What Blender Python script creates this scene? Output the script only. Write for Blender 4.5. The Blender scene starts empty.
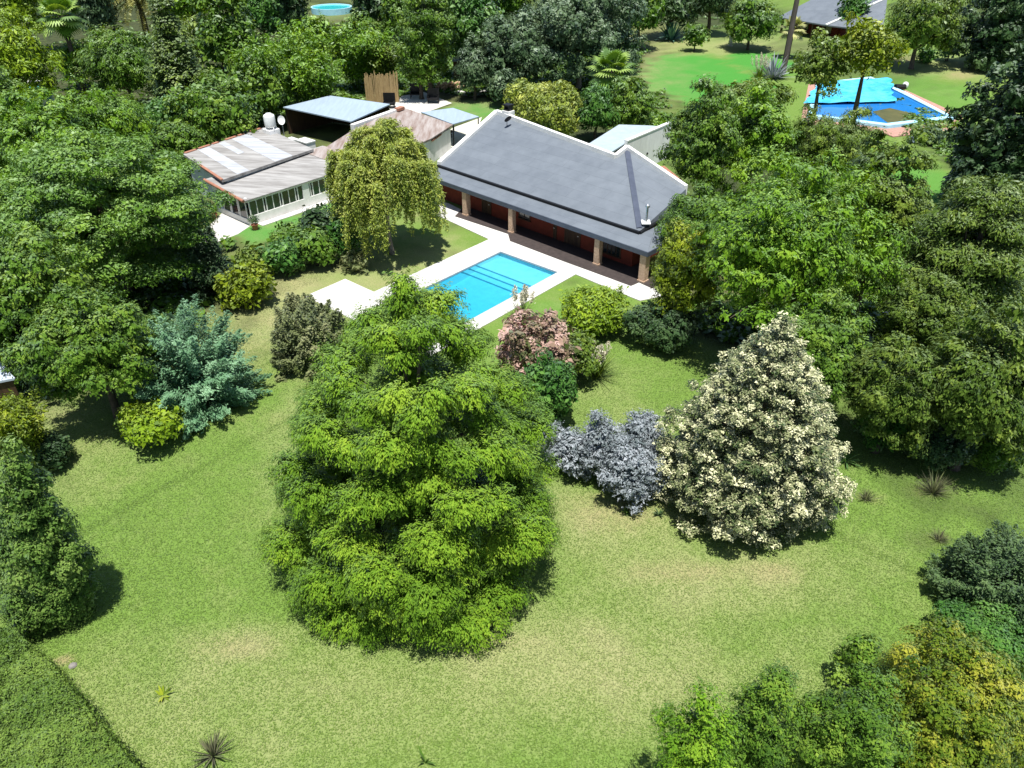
import bpy, math
import numpy as np
from mathutils import Vector

# ------------------------------------------------------------------ camera, light, exposure
F_PX, CAM_H, HORIZON = 760.0, 25.0, -130.0
PITCH = math.atan((384 - HORIZON) / F_PX)
CP, SP = math.cos(PITCH), math.sin(PITCH)
scene = bpy.context.scene
COL = scene.collection
cam_d = bpy.data.cameras.new("camera")
cam_d.sensor_fit = 'HORIZONTAL'
cam_d.sensor_width = 36.0
cam_d.lens = 36.0 * F_PX / 1024.0
cam_d.clip_start, cam_d.clip_end = 0.5, 5000
cam = bpy.data.objects.new("camera", cam_d)
cam.location = (0, 0, CAM_H)
cam.rotation_euler = (math.pi / 2 - PITCH, 0, 0)
COL.objects.link(cam)
scene.camera = cam

SUN_EL = math.radians(77.0)
SUN_H = Vector((0.08, -1.0)).normalized()            # where the sun stands, seen from above
world = bpy.data.worlds.new("World")
scene.world = world
world.use_nodes = True
nt = world.node_tree
sky = nt.nodes.new('ShaderNodeTexSky')
sky.sky_type = 'NISHITA'
sky.sun_disc = False
sky.sun_elevation = SUN_EL
sky.sun_rotation = math.atan2(SUN_H.x, SUN_H.y)
sky.altitude = 50
sky.air_density, sky.dust_density, sky.ozone_density = 1.0, 0.6, 1.0
nt.links.new(sky.outputs[0], nt.nodes['Background'].inputs[0])
nt.nodes['Background'].inputs[1].default_value = 0.084
sun_d = bpy.data.lights.new("sun", 'SUN')
sun_d.energy = 4.9
sun_d.angle = math.radians(0.53)
sun_d.color = (1.0, 0.975, 0.93)
sun = bpy.data.objects.new("sun", sun_d)
sdir = Vector((SUN_H.x * math.cos(SUN_EL), SUN_H.y * math.cos(SUN_EL), math.sin(SUN_EL)))
sun.rotation_euler = sdir.to_track_quat('Z', 'Y').to_euler()
sun.location = (0, 0, 80)
COL.objects.link(sun)
vs = scene.view_settings
vs.view_transform, vs.look, vs.exposure, vs.gamma = 'Standard', 'None', 0.72, 1.0
vs.use_curve_mapping = False
scene.render.engine = 'CYCLES'
scene.cycles.max_bounces = 6
scene.cycles.diffuse_bounces = 3
scene.cycles.transparent_max_bounces = 8

# ------------------------------------------------------------------ where things stand
def P(px, py, z=0.0):
    """the point at height z seen at a place of the photograph"""
    u, v = (px - 512) / F_PX, (384 - py) / F_PX
    d = np.array([u, CP + v * SP, -SP + v * CP])
    return d * ((z - CAM_H) / d[2]) + np.array([0, 0, CAM_H])

def depth(y, z):
    return y * CP - (z - CAM_H) * SP

class Frame:
    def __init__(s, origin, direction):
        s.o = np.array(origin[:2], float)
        d = np.array(direction[:2], float)
        s.e = d / np.linalg.norm(d)
        s.n = np.array([-s.e[1], s.e[0]])
    def w(s, a, b, z=0.0):
        q = s.o + a * s.e + b * s.n
        return (q[0], q[1], z)
    def inv(s, p):
        d = np.array(p[:2]) - s.o
        return float(d @ s.e), float(d @ s.n)

th = math.radians(-40.5)
UV = Frame(P(500.6, 252), (math.cos(th), math.sin(th)))     # pool axes: a along its short side, b towards the house

# ------------------------------------------------------------------ object helpers
def tag(o, label=None, cat=None, group=None, kind=None):
    if label: o["label"] = label
    if cat: o["category"] = cat
    if group: o["group"] = group
    if kind: o["kind"] = kind
    return o

def empty(name, loc, label, cat, group=None):
    o = bpy.data.objects.new(name, None)
    o.empty_display_size = 0.3
    o.location = tuple(float(x) for x in loc)
    COL.objects.link(o)
    return tag(o, label, cat, group)

def link(name, me, mat, parent=None):
    o = bpy.data.objects.new(name, me)
    if mat is not None:
        for m in (mat if isinstance(mat, (list, tuple)) else [mat]):
            me.materials.append(m)
    COL.objects.link(o)
    if parent is not None:
        o.parent = parent
        if parent.type != 'EMPTY':
            pass
    return o

class MB:
    """collects shapes given in world coordinates; build() links them as one mesh"""
    def __init__(s):
        s.v, s.f, s.m = [], [], []
    def add(s, vs, fs, mi=0):
        k = len(s.v)
        s.v += [tuple(float(c) for c in p) for p in vs]
        s.f += [tuple(i + k for i in f) for f in fs]
        s.m += [mi] * len(fs)
        return s
    def slab(s, top, dz, mi=0):
        """polygon with thickness dz downward"""
        n = len(top)
        a = sum(top[i][0] * top[(i + 1) % n][1] - top[(i + 1) % n][0] * top[i][1] for i in range(n))
        if a < 0: top = top[::-1]
        bot = [(p[0], p[1], p[2] - dz) for p in top]
        fs = [tuple(range(n)), tuple(range(2 * n - 1, n - 1, -1))]
        fs += [(i, n + i, n + (i + 1) % n, (i + 1) % n) for i in range(n)]
        return s.add(list(top) + bot, fs, mi)
    def fbox(s, fr, a0, a1, b0, b1, z0, z1, mi=0):
        return s.slab([fr.w(a0, b0, z1), fr.w(a1, b0, z1), fr.w(a1, b1, z1), fr.w(a0, b1, z1)], z1 - z0, mi)
    def bar(s, p, q, w, h, mi=0):
        """box beam from p to q, w wide, h high, top at the given z"""
        p, q = np.array(p, float), np.array(q, float)
        d = q - p
        n = np.array([-d[1], d[0], 0.0])
        n = n / (np.linalg.norm(n) + 1e-9) * w / 2
        top = [p - n, q - n, q + n, p + n]
        dn = np.array([0, 0, h])
        vs = [tuple(x) for x in top] + [tuple(x - dn) for x in top]
        return s.add(vs, [(0, 1, 2, 3), (7, 6, 5, 4), (0, 4, 5, 1), (1, 5, 6, 2), (2, 6, 7, 3), (3, 7, 4, 0)], mi)
    def tube(s, pts, rad, n=8, cap=True, mi=0):
        pts = [np.array(p, float) for p in pts]
        if not isinstance(rad, (list, tuple, np.ndarray)): rad = [rad] * len(pts)
        vs, fs = [], []
        for i, p in enumerate(pts):
            d = pts[min(i + 1, len(pts) - 1)] - pts[max(i - 1, 0)]
            d = d / (np.linalg.norm(d) + 1e-9)
            ref = np.array([1, 0, 0]) if abs(d[0]) < .8 else np.array([0, 1, 0])
            x = np.cross(d, ref); x /= np.linalg.norm(x)
            y = np.cross(d, x)
            for k in range(n):
                t = 2 * math.pi * k / n
                vs.append(p + rad[i] * (math.cos(t) * x + math.sin(t) * y))
        for i in range(len(pts) - 1):
            for k in range(n):
                a, b = i * n + k, i * n + (k + 1) % n
                fs.append((a, b, b + n, a + n))
        if cap:
            fs.append(tuple(range(n - 1, -1, -1)))
            fs.append(tuple(range((len(pts) - 1) * n, len(pts) * n)))
        return s.add(vs, fs, mi)
    def lathe(s, base, prof, n=20, mi=0):
        vs, fs = [], []
        for r, z in prof:
            for k in range(n):
                t = 2 * math.pi * k / n
                vs.append((base[0] + r * math.cos(t), base[1] + r * math.sin(t), base[2] + z))
        for i in range(len(prof) - 1):
            for k in range(n):
                a, b = i * n + k, i * n + (k + 1) % n
                fs.append((a, b, b + n, a + n))
        fs.append(tuple(range(n - 1, -1, -1)))
        fs.append(tuple(range((len(prof) - 1) * n, len(prof) * n)))
        return s.add(vs, fs, mi)
    def build(s, name, mat, parent=None, smooth=False):
        off = np.zeros(3)
        q = parent
        while q is not None:
            off += np.array(q.location); q = q.parent
        me = bpy.data.meshes.new(name)
        me.from_pydata([(p[0] - off[0], p[1] - off[1], p[2] - off[2]) for p in s.v], [], s.f)
        me.polygons.foreach_set('material_index', s.m)
        if smooth: me.polygons.foreach_set('use_smooth', [True] * len(me.polygons))
        me.update()
        return link(name, me, mat, parent)

# ------------------------------------------------------------------ materials
def nodes_of(m):
    m.use_nodes = True
    return m.node_tree, m.node_tree.nodes, m.node_tree.links

def mat_surface(name, col, col2=None, rough=0.7, scale=3.0, spec=0.3, metal=0.0, bump=0.0, detail=4.0,
                stretch=None, joint=None):
    """painted / mineral surface, its colour wandering between two tones with noise"""
    m = bpy.data.materials.new(name)
    t, N, K = nodes_of(m)
    b = N['Principled BSDF']
    b.inputs['Roughness'].default_value = rough
    b.inputs['Specular IOR Level'].default_value = spec
    b.inputs['Metallic'].default_value = metal
    tc = N.new('ShaderNodeTexCoord')
    mp = N.new('ShaderNodeMapping')
    K.new(tc.outputs['Object'], mp.inputs[0])
    if stretch: 
        mp.inputs['Rotation'].default_value = (0, 0, stretch[0]); mp.inputs['Scale'].default_value = stretch[1]
    nz = N.new('ShaderNodeTexNoise')
    nz.inputs['Scale'].default_value = scale
    nz.inputs['Detail'].default_value = detail
    nz.inputs['Roughness'].default_value = 0.65
    K.new(mp.outputs[0], nz.inputs['Vector'])
    r = N.new('ShaderNodeValToRGB')
    r.color_ramp.elements[0].position, r.color_ramp.elements[1].position = 0.35, 0.65
    c2 = col2 or tuple(c * 0.8 for c in col)
    r.color_ramp.elements[0].color = (*c2, 1)
    r.color_ramp.elements[1].color = (*col, 1)
    K.new(nz.outputs[0], r.inputs[0])
    colour = r.outputs[0]
    if joint:                                          # (turn, length, width, line, how dark): sheet laps or paving joints
        m2 = N.new('ShaderNodeMapping'); m2.inputs['Rotation'].default_value = (0, 0, -joint[0])
        K.new(tc.outputs['Object'], m2.inputs[0])
        bk = N.new('ShaderNodeTexBrick')
        bk.inputs['Scale'].default_value = 1.0; bk.inputs['Brick Width'].default_value = joint[1]; bk.inputs['Row Height'].default_value = joint[2]
        bk.inputs['Mortar Size'].default_value = joint[3]; bk.inputs['Mortar Smooth'].default_value = .3
        bk.inputs['Color1'].default_value = (1, 1, 1, 1); bk.inputs['Color2'].default_value = (.93, .93, .94, 1); bk.inputs['Mortar'].default_value = (joint[4],) * 3 + (1,)
        K.new(m2.outputs[0], bk.inputs['Vector'])
        mu = N.new('ShaderNodeMix'); mu.data_type = 'RGBA'; mu.blend_type = 'MULTIPLY'; mu.inputs['Factor'].default_value = 1
        K.new(colour, mu.inputs['A']); K.new(bk.outputs['Color'], mu.inputs['B']); colour = mu.outputs['Result']
    K.new(colour, b.inputs['Base Color'])
    if bump:
        bp = N.new('ShaderNodeBump')
        bp.inputs['Strength'].default_value = bump
        bp.inputs['Distance'].default_value = 0.03
        K.new(nz.outputs[0], bp.inputs['Height'])
        K.new(bp.outputs[0], b.inputs['Normal'])
    return m

def mat_leaf(name, dark, mid, light, trans=0.30, gloss=0.12, rough=0.5):
    m = bpy.data.materials.new(name)
    t, N, K = nodes_of(m)
    N.remove(N['Principled BSDF'])
    out = N['Material Output']
    at = N.new('ShaderNodeAttribute'); at.attribute_name = 'tone'
    r = N.new('ShaderNodeValToRGB')
    e = r.color_ramp.elements
    e[0].position, e[0].color = 0.05, (*dark, 1)
    e[1].position, e[1].color = 0.95, (*light, 1)
    k = e.new(0.5); k.color = (*mid, 1)
    K.new(at.outputs['Fac'], r.inputs[0])
    d = N.new('ShaderNodeBsdfDiffuse'); tr = N.new('ShaderNodeBsdfTranslucent')
    K.new(r.outputs[0], d.inputs[0])
    hs = N.new('ShaderNodeHueSaturation')
    hs.inputs['Hue'].default_value = 0.485; hs.inputs['Saturation'].default_value = 1.1; hs.inputs['Value'].default_value = 1.25
    K.new(r.outputs[0], hs.inputs['Color'])
    K.new(hs.outputs[0], tr.inputs[0])
    mx = N.new('ShaderNodeMixShader'); mx.inputs[0].default_value = trans
    K.new(d.outputs[0], mx.inputs[1]); K.new(tr.outputs[0], mx.inputs[2])
    g = N.new('ShaderNodeBsdfGlossy'); g.inputs['Roughness'].default_value = rough
    g.inputs['Color'].default_value = (0.9, 0.95, 0.9, 1)
    fr = N.new('ShaderNodeFresnel'); fr.inputs['IOR'].default_value = 1.35
    ml = N.new('ShaderNodeMath'); ml.operation = 'MULTIPLY'; ml.inputs[1].default_value = gloss
    K.new(fr.outputs[0], ml.inputs[0])
    m2 = N.new('ShaderNodeMixShader')
    K.new(ml.outputs[0], m2.inputs[0]); K.new(mx.outputs[0], m2.inputs[1]); K.new(g.outputs[0], m2.inputs[2])
    K.new(m2.outputs[0], out.inputs[0])
    return m

BARK = mat_surface('bark', (0.13, 0.10, 0.075), (0.06, 0.048, 0.038), 0.9, 6, 0.15, bump=0.5)
BARK_PALE = mat_surface('bark_pale', (0.30, 0.26, 0.21), (0.15, 0.125, 0.1), 0.9, 6, 0.15, bump=0.5)
LEAF = {k: mat_leaf('leaf_' + k, *v, trans={'cream': .10, 'silver': .12, 'swamp': .2}.get(k, .24)) for k, v in dict(
    swamp=((.056, .120, .011), (.135, .248, .018), (.255, .365, .032)),
    cream=((.042, .072, .022), (.215, .235, .105), (.690, .670, .410)),
    cypress=((.042, .092, .018), (.105, .190, .034), (.205, .290, .068)),
    yew=((.026, .058, .020), (.070, .125, .042), (.155, .235, .085)),
    cedar=((.052, .120, .017), (.118, .232, .026), (.210, .335, .045)),
    broad=((.042, .096, .013), (.098, .192, .021), (.195, .290, .038)),
    bright=((.056, .130, .011), (.125, .250, .017), (.225, .355, .030)),
    lime=((.085, .155, .010), (.185, .290, .015), (.320, .420, .028)),
    yellow=((.075, .120, .010), (.170, .235, .014), (.310, .350, .028)),
    olive=((.050, .095, .013), (.118, .188, .024), (.215, .280, .044)),
    golden=((.050, .105, .010), (.130, .190, .016), (.330, .330, .038)),
    dark=((.018, .042, .015), (.044, .090, .030), (.100, .160, .058)),
    grey=((.034, .068, .030), (.080, .135, .058), (.165, .230, .115)),
    blue=((.048, .120, .050), (.135, .270, .135), (.270, .440, .250)),
    silver=((.105, .130, .130), (.215, .245, .255), (.360, .385, .410)),
    willow=((.110, .165, .026), (.250, .310, .042), (.430, .460, .095)),
    pink=((.070, .100, .025), (.330, .220, .160), (.600, .400, .340)),
    turf=((.118, .192, .032), (.158, .240, .046), (.300, .305, .140)),
    hedge=((.056, .112, .018), (.118, .200, .034), (.200, .290, .058)),
    purple=((.060, .085, .028), (.150, .180, .066), (.290, .290, .140)),
    emerald=((.026, .085, .015), (.066, .170, .028), (.138, .265, .048)),
    twig=((.075, .075, .045), (.130, .125, .070), (.150, .190, .065)),
    straw=((.260, .230, .130), (.480, .440, .290), (.720, .680, .540)),
    agave=((.060, .170, .120), (.130, .300, .210), (.240, .430, .320)),
    palm=((.055, .115, .014), (.120, .235, .026), (.280, .400, .060)),
    shade=((.038, .076, .012), (.094, .155, .022), (.190, .255, .042)),
    date=((.110, .125, .030), (.260, .270, .070), (.450, .440, .150)),
).items()}

# ------------------------------------------------------------------ foliage: many leaf-sized faces on tufts on limbs
def nrm(a):
    return a / (np.linalg.norm(a, axis=-1, keepdims=True) + 1e-9)

def leaf_mesh(name, pos, nor, tan, L, W, tone):
    n = len(pos)
    nor = nrm(nor)
    tan = nrm(tan - nor * np.sum(tan * nor, axis=1, keepdims=True))
    bi = np.cross(nor, tan)
    L = np.broadcast_to(L, (n,))[:, None]; W = np.broadcast_to(W, (n,))[:, None]
    v = np.empty((n, 4, 3), np.float32)
    v[:, 0] = pos - tan * L * .5
    v[:, 1] = pos + bi * W * .5 + nor * W * .12
    v[:, 2] = pos + tan * L * .5 - nor * L * .08
    v[:, 3] = pos - bi * W * .5 + nor * W * .12
    me = bpy.data.meshes.new(name)
    me.vertices.add(4 * n); me.loops.add(4 * n); me.polygons.add(n)
    me.vertices.foreach_set('co', v.ravel())
    me.loops.foreach_set('vertex_index', np.arange(4 * n, dtype=np.int32))
    me.polygons.foreach_set('loop_start', np.arange(0, 4 * n, 4, dtype=np.int32))
    me.polygons.foreach_set('loop_total', np.full(n, 4, np.int32))
    a = me.attributes.new('tone', 'FLOAT', 'FACE')
    a.data.foreach_set('value', np.clip(tone, 0, 1).astype(np.float32))
    me.update(calc_edges=True)
    return me

def rdir(rng, n, zmin=-1.0):
    z = rng.uniform(zmin, 1, n); t = rng.uniform(0, 2 * math.pi, n)
    r = np.sqrt(np.maximum(0, 1 - z * z))
    return np.stack([r * np.cos(t), r * np.sin(t), z], 1)

def lump(d, ph, amp):
    return 1 + amp * (np.sin(3.1 * d[:, 0] + ph[0]) * np.sin(2.7 * d[:, 1] + ph[1]) + .6 * np.sin(5.3 * d[:, 2] + 3.7 * d[:, 0] + ph[2])
                      + .5 * np.sin(6.1 * d[:, 1] - 4.3 * d[:, 0] + ph[3]))

def pick_apart(rng, c, n, w=None):
    """n of the candidate points, chosen so that they keep apart; also their typical spacing"""
    n = min(n, len(c))
    i = int(rng.integers(len(c))); idx = [i]
    d = np.linalg.norm(c - c[i], axis=1)
    for _ in range(n - 1):
        i = int(np.argmax(d * rng.uniform(.75, 1, len(c)))); idx.append(i)
        d = np.minimum(d, np.linalg.norm(c - c[i], axis=1))
    idx = np.array(idx); q = c[idx]
    D2 = np.linalg.norm(q[:, None] - q[None], axis=2) + 1e9 * np.eye(len(q))
    return idx, float(np.median(D2.min(1)))

def clumps_broad(rng, R, z0, z1, n, cr, amp=.16):
    d = rdir(rng, n * 9, -.7)
    ax = np.array([R, R, (z1 - z0) / 2])
    lm = lump(d, rng.uniform(0, 6, 4), amp)
    k, sp = pick_apart(rng, d * ax * lm[:, None], n)
    sp *= cr / .27
    d = d[k]; lm = lm[k]
    rad = sp * .53 * rng.uniform(.70, 1.25, n)
    rr = rng.uniform(.68, 1.0, n)
    c = d * np.maximum(ax - rad[:, None] * .8, ax * .3) * (rr * lm)[:, None]
    m = max(5, n // 5)
    di = rdir(rng, m, -.5); ci = di * ax * rng.uniform(.1, .5, (m, 1)); ri = np.full(m, min(ax) * .38)
    c = np.concatenate([c, ci]); rad = np.concatenate([rad, ri]); d = np.concatenate([d, di])
    c[:, 2] += (z0 + z1) / 2
    return c, np.stack([rad, rad, rad * .72], 1), d

def clumps_layer(rng, R, z0, z1, levels, per, prof, cr, flat, droop, lean=0.0):
    C, S, D = [], [], []
    for i in range(levels):
        t = (i + rng.uniform(.1, .7)) / levels
        L0 = R * prof(t)
        nb = max(3, int(per * (.45 + .75 * prof(t))))
        a0 = rng.uniform(0, 6.28)
        for k in range(nb):
            a = a0 + 2 * math.pi * k / nb + rng.uniform(-.28, .28)
            Lb = L0 * rng.uniform(.72, 1.08)
            rise = rng.uniform(-.1, .12)
            ns = max(2, int(Lb / (R * cr * .9)) + 1)
            for q in range(ns):
                s = .38 + .62 * (q + 1 - rng.uniform(0, .5)) / ns if L0 > R * .35 else (q + 1 - rng.uniform(0, .4)) / ns
                rad = R * cr * rng.uniform(.75, 1.25) * (1.12 - .30 * s)
                sd = rng.uniform(-.16, .16) * Lb * s
                ll = max(0, Lb - rad * .8) * s
                x, y = math.cos(a) * ll - math.sin(a) * sd, math.sin(a) * ll + math.cos(a) * sd
                z = z0 + t * (z1 - z0) + rise * Lb * s - droop * Lb * s * s + rng.normal(0, .10 * rad)
                C.append((x, y, z)); S.append((rad, rad, rad * flat)); D.append((math.cos(a) * .7, math.sin(a) * .7, .7))
    C.append((0, 0, z1 - .3 * R * cr)); S.append((R * cr * .5, R * cr * .5, R * cr * .8)); D.append((0, 0, 1))
    return np.array(C), np.array(S), np.array(D)

def clumps_cone(rng, R, z0, z1, n, prof, cr, inner=.35, flat=1.0):
    m = n * 10
    t = rng.uniform(0, 1, m * 3)
    t = t[rng.uniform(0, 1, m * 3) < np.array([prof(x) + .05 for x in t])][:m]; m = len(t)
    a = rng.uniform(0, 6.28, m)
    rr = R * np.array([prof(x) for x in t]) * (1 + .10 * np.sin(2 * a + 5 * t) + .07 * np.sin(5 * a - 9 * t))
    c = np.stack([rr * np.cos(a), rr * np.sin(a), z0 + t * (z1 - z0)], 1)
    k, sp = pick_apart(rng, c * [1, 1, 1 / max(flat, .6)], n)
    n = len(k); sp *= cr / .2
    a, rr, t = a[k], rr[k], t[k]
    rad = sp * .53 * rng.uniform(.75, 1.25, n) * (1.15 - .4 * t)
    r = np.maximum(rr - rad * .75, rr * .1) * rng.uniform(.70, 1.0, n)
    c = np.stack([r * np.cos(a), r * np.sin(a), z0 + t * (z1 - z0)], 1)
    d = nrm(np.stack([np.cos(a), np.sin(a), np.full(n, .6)], 1))
    return c, np.stack([rad, rad, rad * flat], 1), d

def clumps_tiers(rng, R, z0, z1, tiers, prof, cr, flat, droop=.12, jz=.12, gap=1.0, rings=(.0, 1.6), pw=.85, miss=.12):
    """boughs in separate tiers: each tier a ring of flat clumps with open air above the next"""
    C, S, D = [], [], []
    ph = rng.uniform(0, 6.28, 3)
    for i in range(tiers):
        t = ((i + .25) / tiers) ** pw
        Rt = R * prof(t)
        for j, ro in enumerate(rings):
            rad0 = R * cr * (1.0 - .58 * t)
            rr = Rt - rad0 * (.75 + ro)
            if rr < rad0 * .3 and j: continue
            n = max(3, int(2 * math.pi * max(rr, rad0 * .6) / (rad0 * 1.25 * gap)))
            a0 = rng.uniform(0, 6.28)
            for k in range(n):
                if rng.uniform() < miss: continue
                a = a0 + 2 * math.pi * (k + rng.uniform(-.25, .25)) / n
                rad = rad0 * rng.uniform(.70, 1.25)
                lob = 1 + .09 * math.sin(2 * a + ph[0] + t * 4) + .07 * math.sin(5 * a + ph[1] + 7 * t)
                r = max(.05, rr * lob * rng.uniform(.74, 1.08))
                z = z0 + t * (z1 - z0) - droop * r + rng.normal(0, jz) + .25 * ro * rad0 * flat
                C.append((r * math.cos(a), r * math.sin(a), max(z, rad * flat * .6))); S.append((rad, rad, rad * flat))
                D.append((math.cos(a) * .6, math.sin(a) * .6, .7))
    for q, w in ((0, .34), (.45, .42), (1.0, .5)):
        C.append((0, 0, z1 - R * cr * (.25 + q))); S.append((R * cr * w, R * cr * w, R * cr * .5)); D.append((0, 0, 1))
    return np.array(C), np.array(S), np.array(D)

def leaves_on(rng, C, S, D, n_leaf, L, W, tuft=6, spread=.8, zs=1.0, wo=1.0, wu=.25, wr=.40, under=-.5, along=0.0, comb=0.0,
              tone_c=.15, tone_t=.12, tone_l=.10, bias=.5, inner=.0, core_share=.22, core_size=2.3, rough=1.0, spray=0.0, sag=.35):
    """leaves on the skin of every clump, larger ones inside it so that no light falls through"""
    nc = len(C)
    wt = (S[:, 0] * (S[:, 0] + 2 * S[:, 2])) ** 1.0
    n_t = max(nc, int(n_leaf / tuft))
    ci = rng.choice(nc, n_t, p=wt / wt.sum())
    d = rdir(rng, n_t, under)
    core = rng.uniform(0, 1, n_t) < core_share
    q = np.where(core, rng.uniform(.35, .72, n_t), rng.uniform(.88, 1.03, n_t))
    ph = rng.uniform(0, 6, (nc, 4))[ci]
    q = q * (1 + rough * .13 * np.sin(4.1 * d[:, 0] + ph[:, 0]) * np.sin(4.3 * d[:, 1] + ph[:, 1]) + rough * .09 * np.sin(7.7 * d[:, 2] + 5 * d[:, 0] + ph[:, 2])
             + (rough > 1) * rng.normal(0, .07, n_t))
    T = C[ci] + d * S[ci] * q[:, None]
    out = nrm(d / np.maximum(S[ci] / S[ci].max(1, keepdims=True), .3) * .8 + .35 * D[ci])
    tc = rng.normal(0, tone_c, nc); tt = rng.normal(0, tone_t, n_t)
    li = np.repeat(np.arange(n_t), tuft)
    n = len(li)
    sz = np.where(core[li], core_size * .85, 1.0)
    jit = np.clip(rng.normal(0, 1, (n, 3)), -1.2, 1.2) * (L * spread) * sz[:, None]
    jit[:, 2] *= zs
    sd = nrm(d * .9 + D[ci] * [1, 1, 0] * .5 + rng.normal(0, .35, (n_t, 3)) - np.array([0, 0, sag]))
    if spray:                                          # the leaves of a tuft sit along a short twig
        jit = jit * .55 + sd[li] * (rng.uniform(-.25, 1, n) * spray * L * np.where(core[li], .3, 1))[:, None]
    pos = T[li] + jit
    nor = nrm(out[li]) * wo + np.array([0, 0, 1]) * wu + nrm(rng.normal(0, 1, (n, 3))) * wr
    tan = rng.normal(0, 1, (n, 3)) + along * 3 * out[li] + comb * (D[ci][li] * [1, 1, 0] * 1.2 + d[li] * .6 - np.array([0, 0, 1.1])) * 2
    if spray: tan = tan * .45 + sd[li] * 1.6
    tone = bias + tc[ci[li]] + tt[li] + rng.normal(0, tone_l, n)
    pos[:, 2] = np.maximum(pos[:, 2], .04)
    return pos, nor, tan, L * rng.uniform(.65, 1.35, n) * sz, W * rng.uniform(.7, 1.3, n) * sz, tone

def trunk_of(rng, C, h, r, limbs, z_first, lean=(0, 0), stems=1):
    mb = MB()
    for s in range(stems):
        ox, oy = (rng.normal(0, r * 1.5), rng.normal(0, r * 1.5)) if stems > 1 else (0, 0)
        top = np.array([lean[0] + ox * 3, lean[1] + oy * 3, h])
        pts = [np.array([ox, oy, -.15]), np.array([ox * 1.05, oy * 1.05, .25])]
        for k in (.25, .5, .75, 1):
            pts.append(np.array([ox, oy, 0]) * (1 - k) + top * k + np.array([rng.normal(0, .12 * r * 3), rng.normal(0, .12 * r * 3), 0]))
        mb.tube(pts, [r * 1.35, r, r * .85, r * .65, r * .42, r * .15], 8)
    if len(C) and limbs:
        idx = rng.choice(len(C), min(limbs, len(C)), replace=False)
        for i in idx:
            c = C[i]
            zb = np.clip(z_first + (c[2] - z_first) * rng.uniform(.25, .65), z_first * .8, h * .95)
            k = zb / max(h, .01)
            b = np.array([lean[0] * k, lean[1] * k, zb])
            mid = (b + c) / 2 + np.array([0, 0, .08 * np.linalg.norm(c - b)])
            rr = r * .42 * (1 - .6 * k)
            mb.tube([b, mid, c], [rr, rr * .6, rr * .18], 5, cap=False)
    return mb

def build_local(mb, name, mat, parent, smooth=True):
    me = bpy.data.meshes.new(name)
    me.from_pydata([tuple(v) for v in mb.v], [], mb.f)
    me.polygons.foreach_set('material_index', mb.m)
    if smooth: me.polygons.foreach_set('use_smooth', [True] * len(me.polygons))
    return link(name, me, mat, parent)

def fit_round(x0, x1, y0, y1, zb):
    """ellipsoid crown whose outline fills a box of the photograph, standing on the ground"""
    xc, yc = (x0 + x1) / 2, (y0 + y1) / 2
    hz = 1.5
    for _ in range(60):
        zc = zb + hz
        q = P(xc, yc, zc)
        Z = depth(q[1], zc)
        R = (x1 - x0) / 2 / F_PX * Z
        e = math.atan2(CAM_H - zc, q[1])
        sm = (y1 - y0) / 2 / F_PX * Z
        h2 = sm * sm - (R * math.sin(e)) ** 2
        new = math.sqrt(max(h2, (.42 * R * math.cos(e)) ** 2)) / math.cos(e)
        hz = .6 * hz + .4 * min(new, 9.5)
    return q[0], q[1], R, zb, zb + 2 * hz, Z

def fit_from_foot(x0, x1, y0, y1, by):
    """crown of a tree whose foot stands at row by"""
    xc, yc = (x0 + x1) / 2, (y0 + y1) / 2
    Y = P(xc, by)[1]
    v = (384 - yc) / F_PX
    zc = CAM_H + Y * (-SP + v * CP) / (CP + v * SP)
    Z = depth(Y, zc); R = (x1 - x0) / 2 / F_PX * Z
    e = math.atan2(CAM_H - zc, Y); sm = (y1 - y0) / 2 / F_PX * Z
    hz = math.sqrt(max(sm * sm - (R * math.sin(e)) ** 2, (.42 * R) ** 2)) / math.cos(e)
    hz = min(hz, zc - .3)
    return (xc - 512) / F_PX * Z, Y, R, zc - hz, zc + hz, Z

def fit_cone(x0, x1, y0, y1, zb):
    xc = (x0 + x1) / 2
    R = 2.0
    for _ in range(40):
        fr = P(xc, y1, zb)
        Y = fr[1] + R * .92
        v = (384 - y0) / F_PX
        z1 = CAM_H + Y * (-SP + v * CP) / (CP + v * SP)
        zm = zb + (z1 - zb) * .35
        Z = depth(Y, zm)
        R = (x1 - x0) / 2 / F_PX * Z
    return (xc - 512) / F_PX * Z, Y, R, zb, z1, Z

def prof_pale(t): return float(np.interp(t, (0, .12, .3, .5, .7, .85, .95, 1), (.90, 1.0, .97, .82, .58, .34, .16, .04)))
def prof_spire(t): return float(np.interp(t, (0, .1, .3, .55, .75, .9, 1), (.85, 1.0, .98, .80, .55, .30, .06)))
def prof_cone(t): return max(.02, (1 - t) ** .75) if t > .12 else .88 + t
def prof_swamp(t): return float(np.interp(t, (0, .15, .3, .5, .7, .85, .95, 1), (.98, 1.02, .96, .82, .63, .42, .22, .10)))
def prof_egg(t): return max(.05, math.sqrt(max(0, 1 - ((t - .3) / .7) ** 2))) if t > .3 else .8 + .66 * t
def prof_col(t): return max(.06, min(1, (1 - t) * 2.6) ** .6) * (.85 + .5 * min(t, .3))
def prof_cedar(t): return max(.12, math.sin(math.pi * min(1, .22 + .74 * t)) ** .6)

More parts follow.
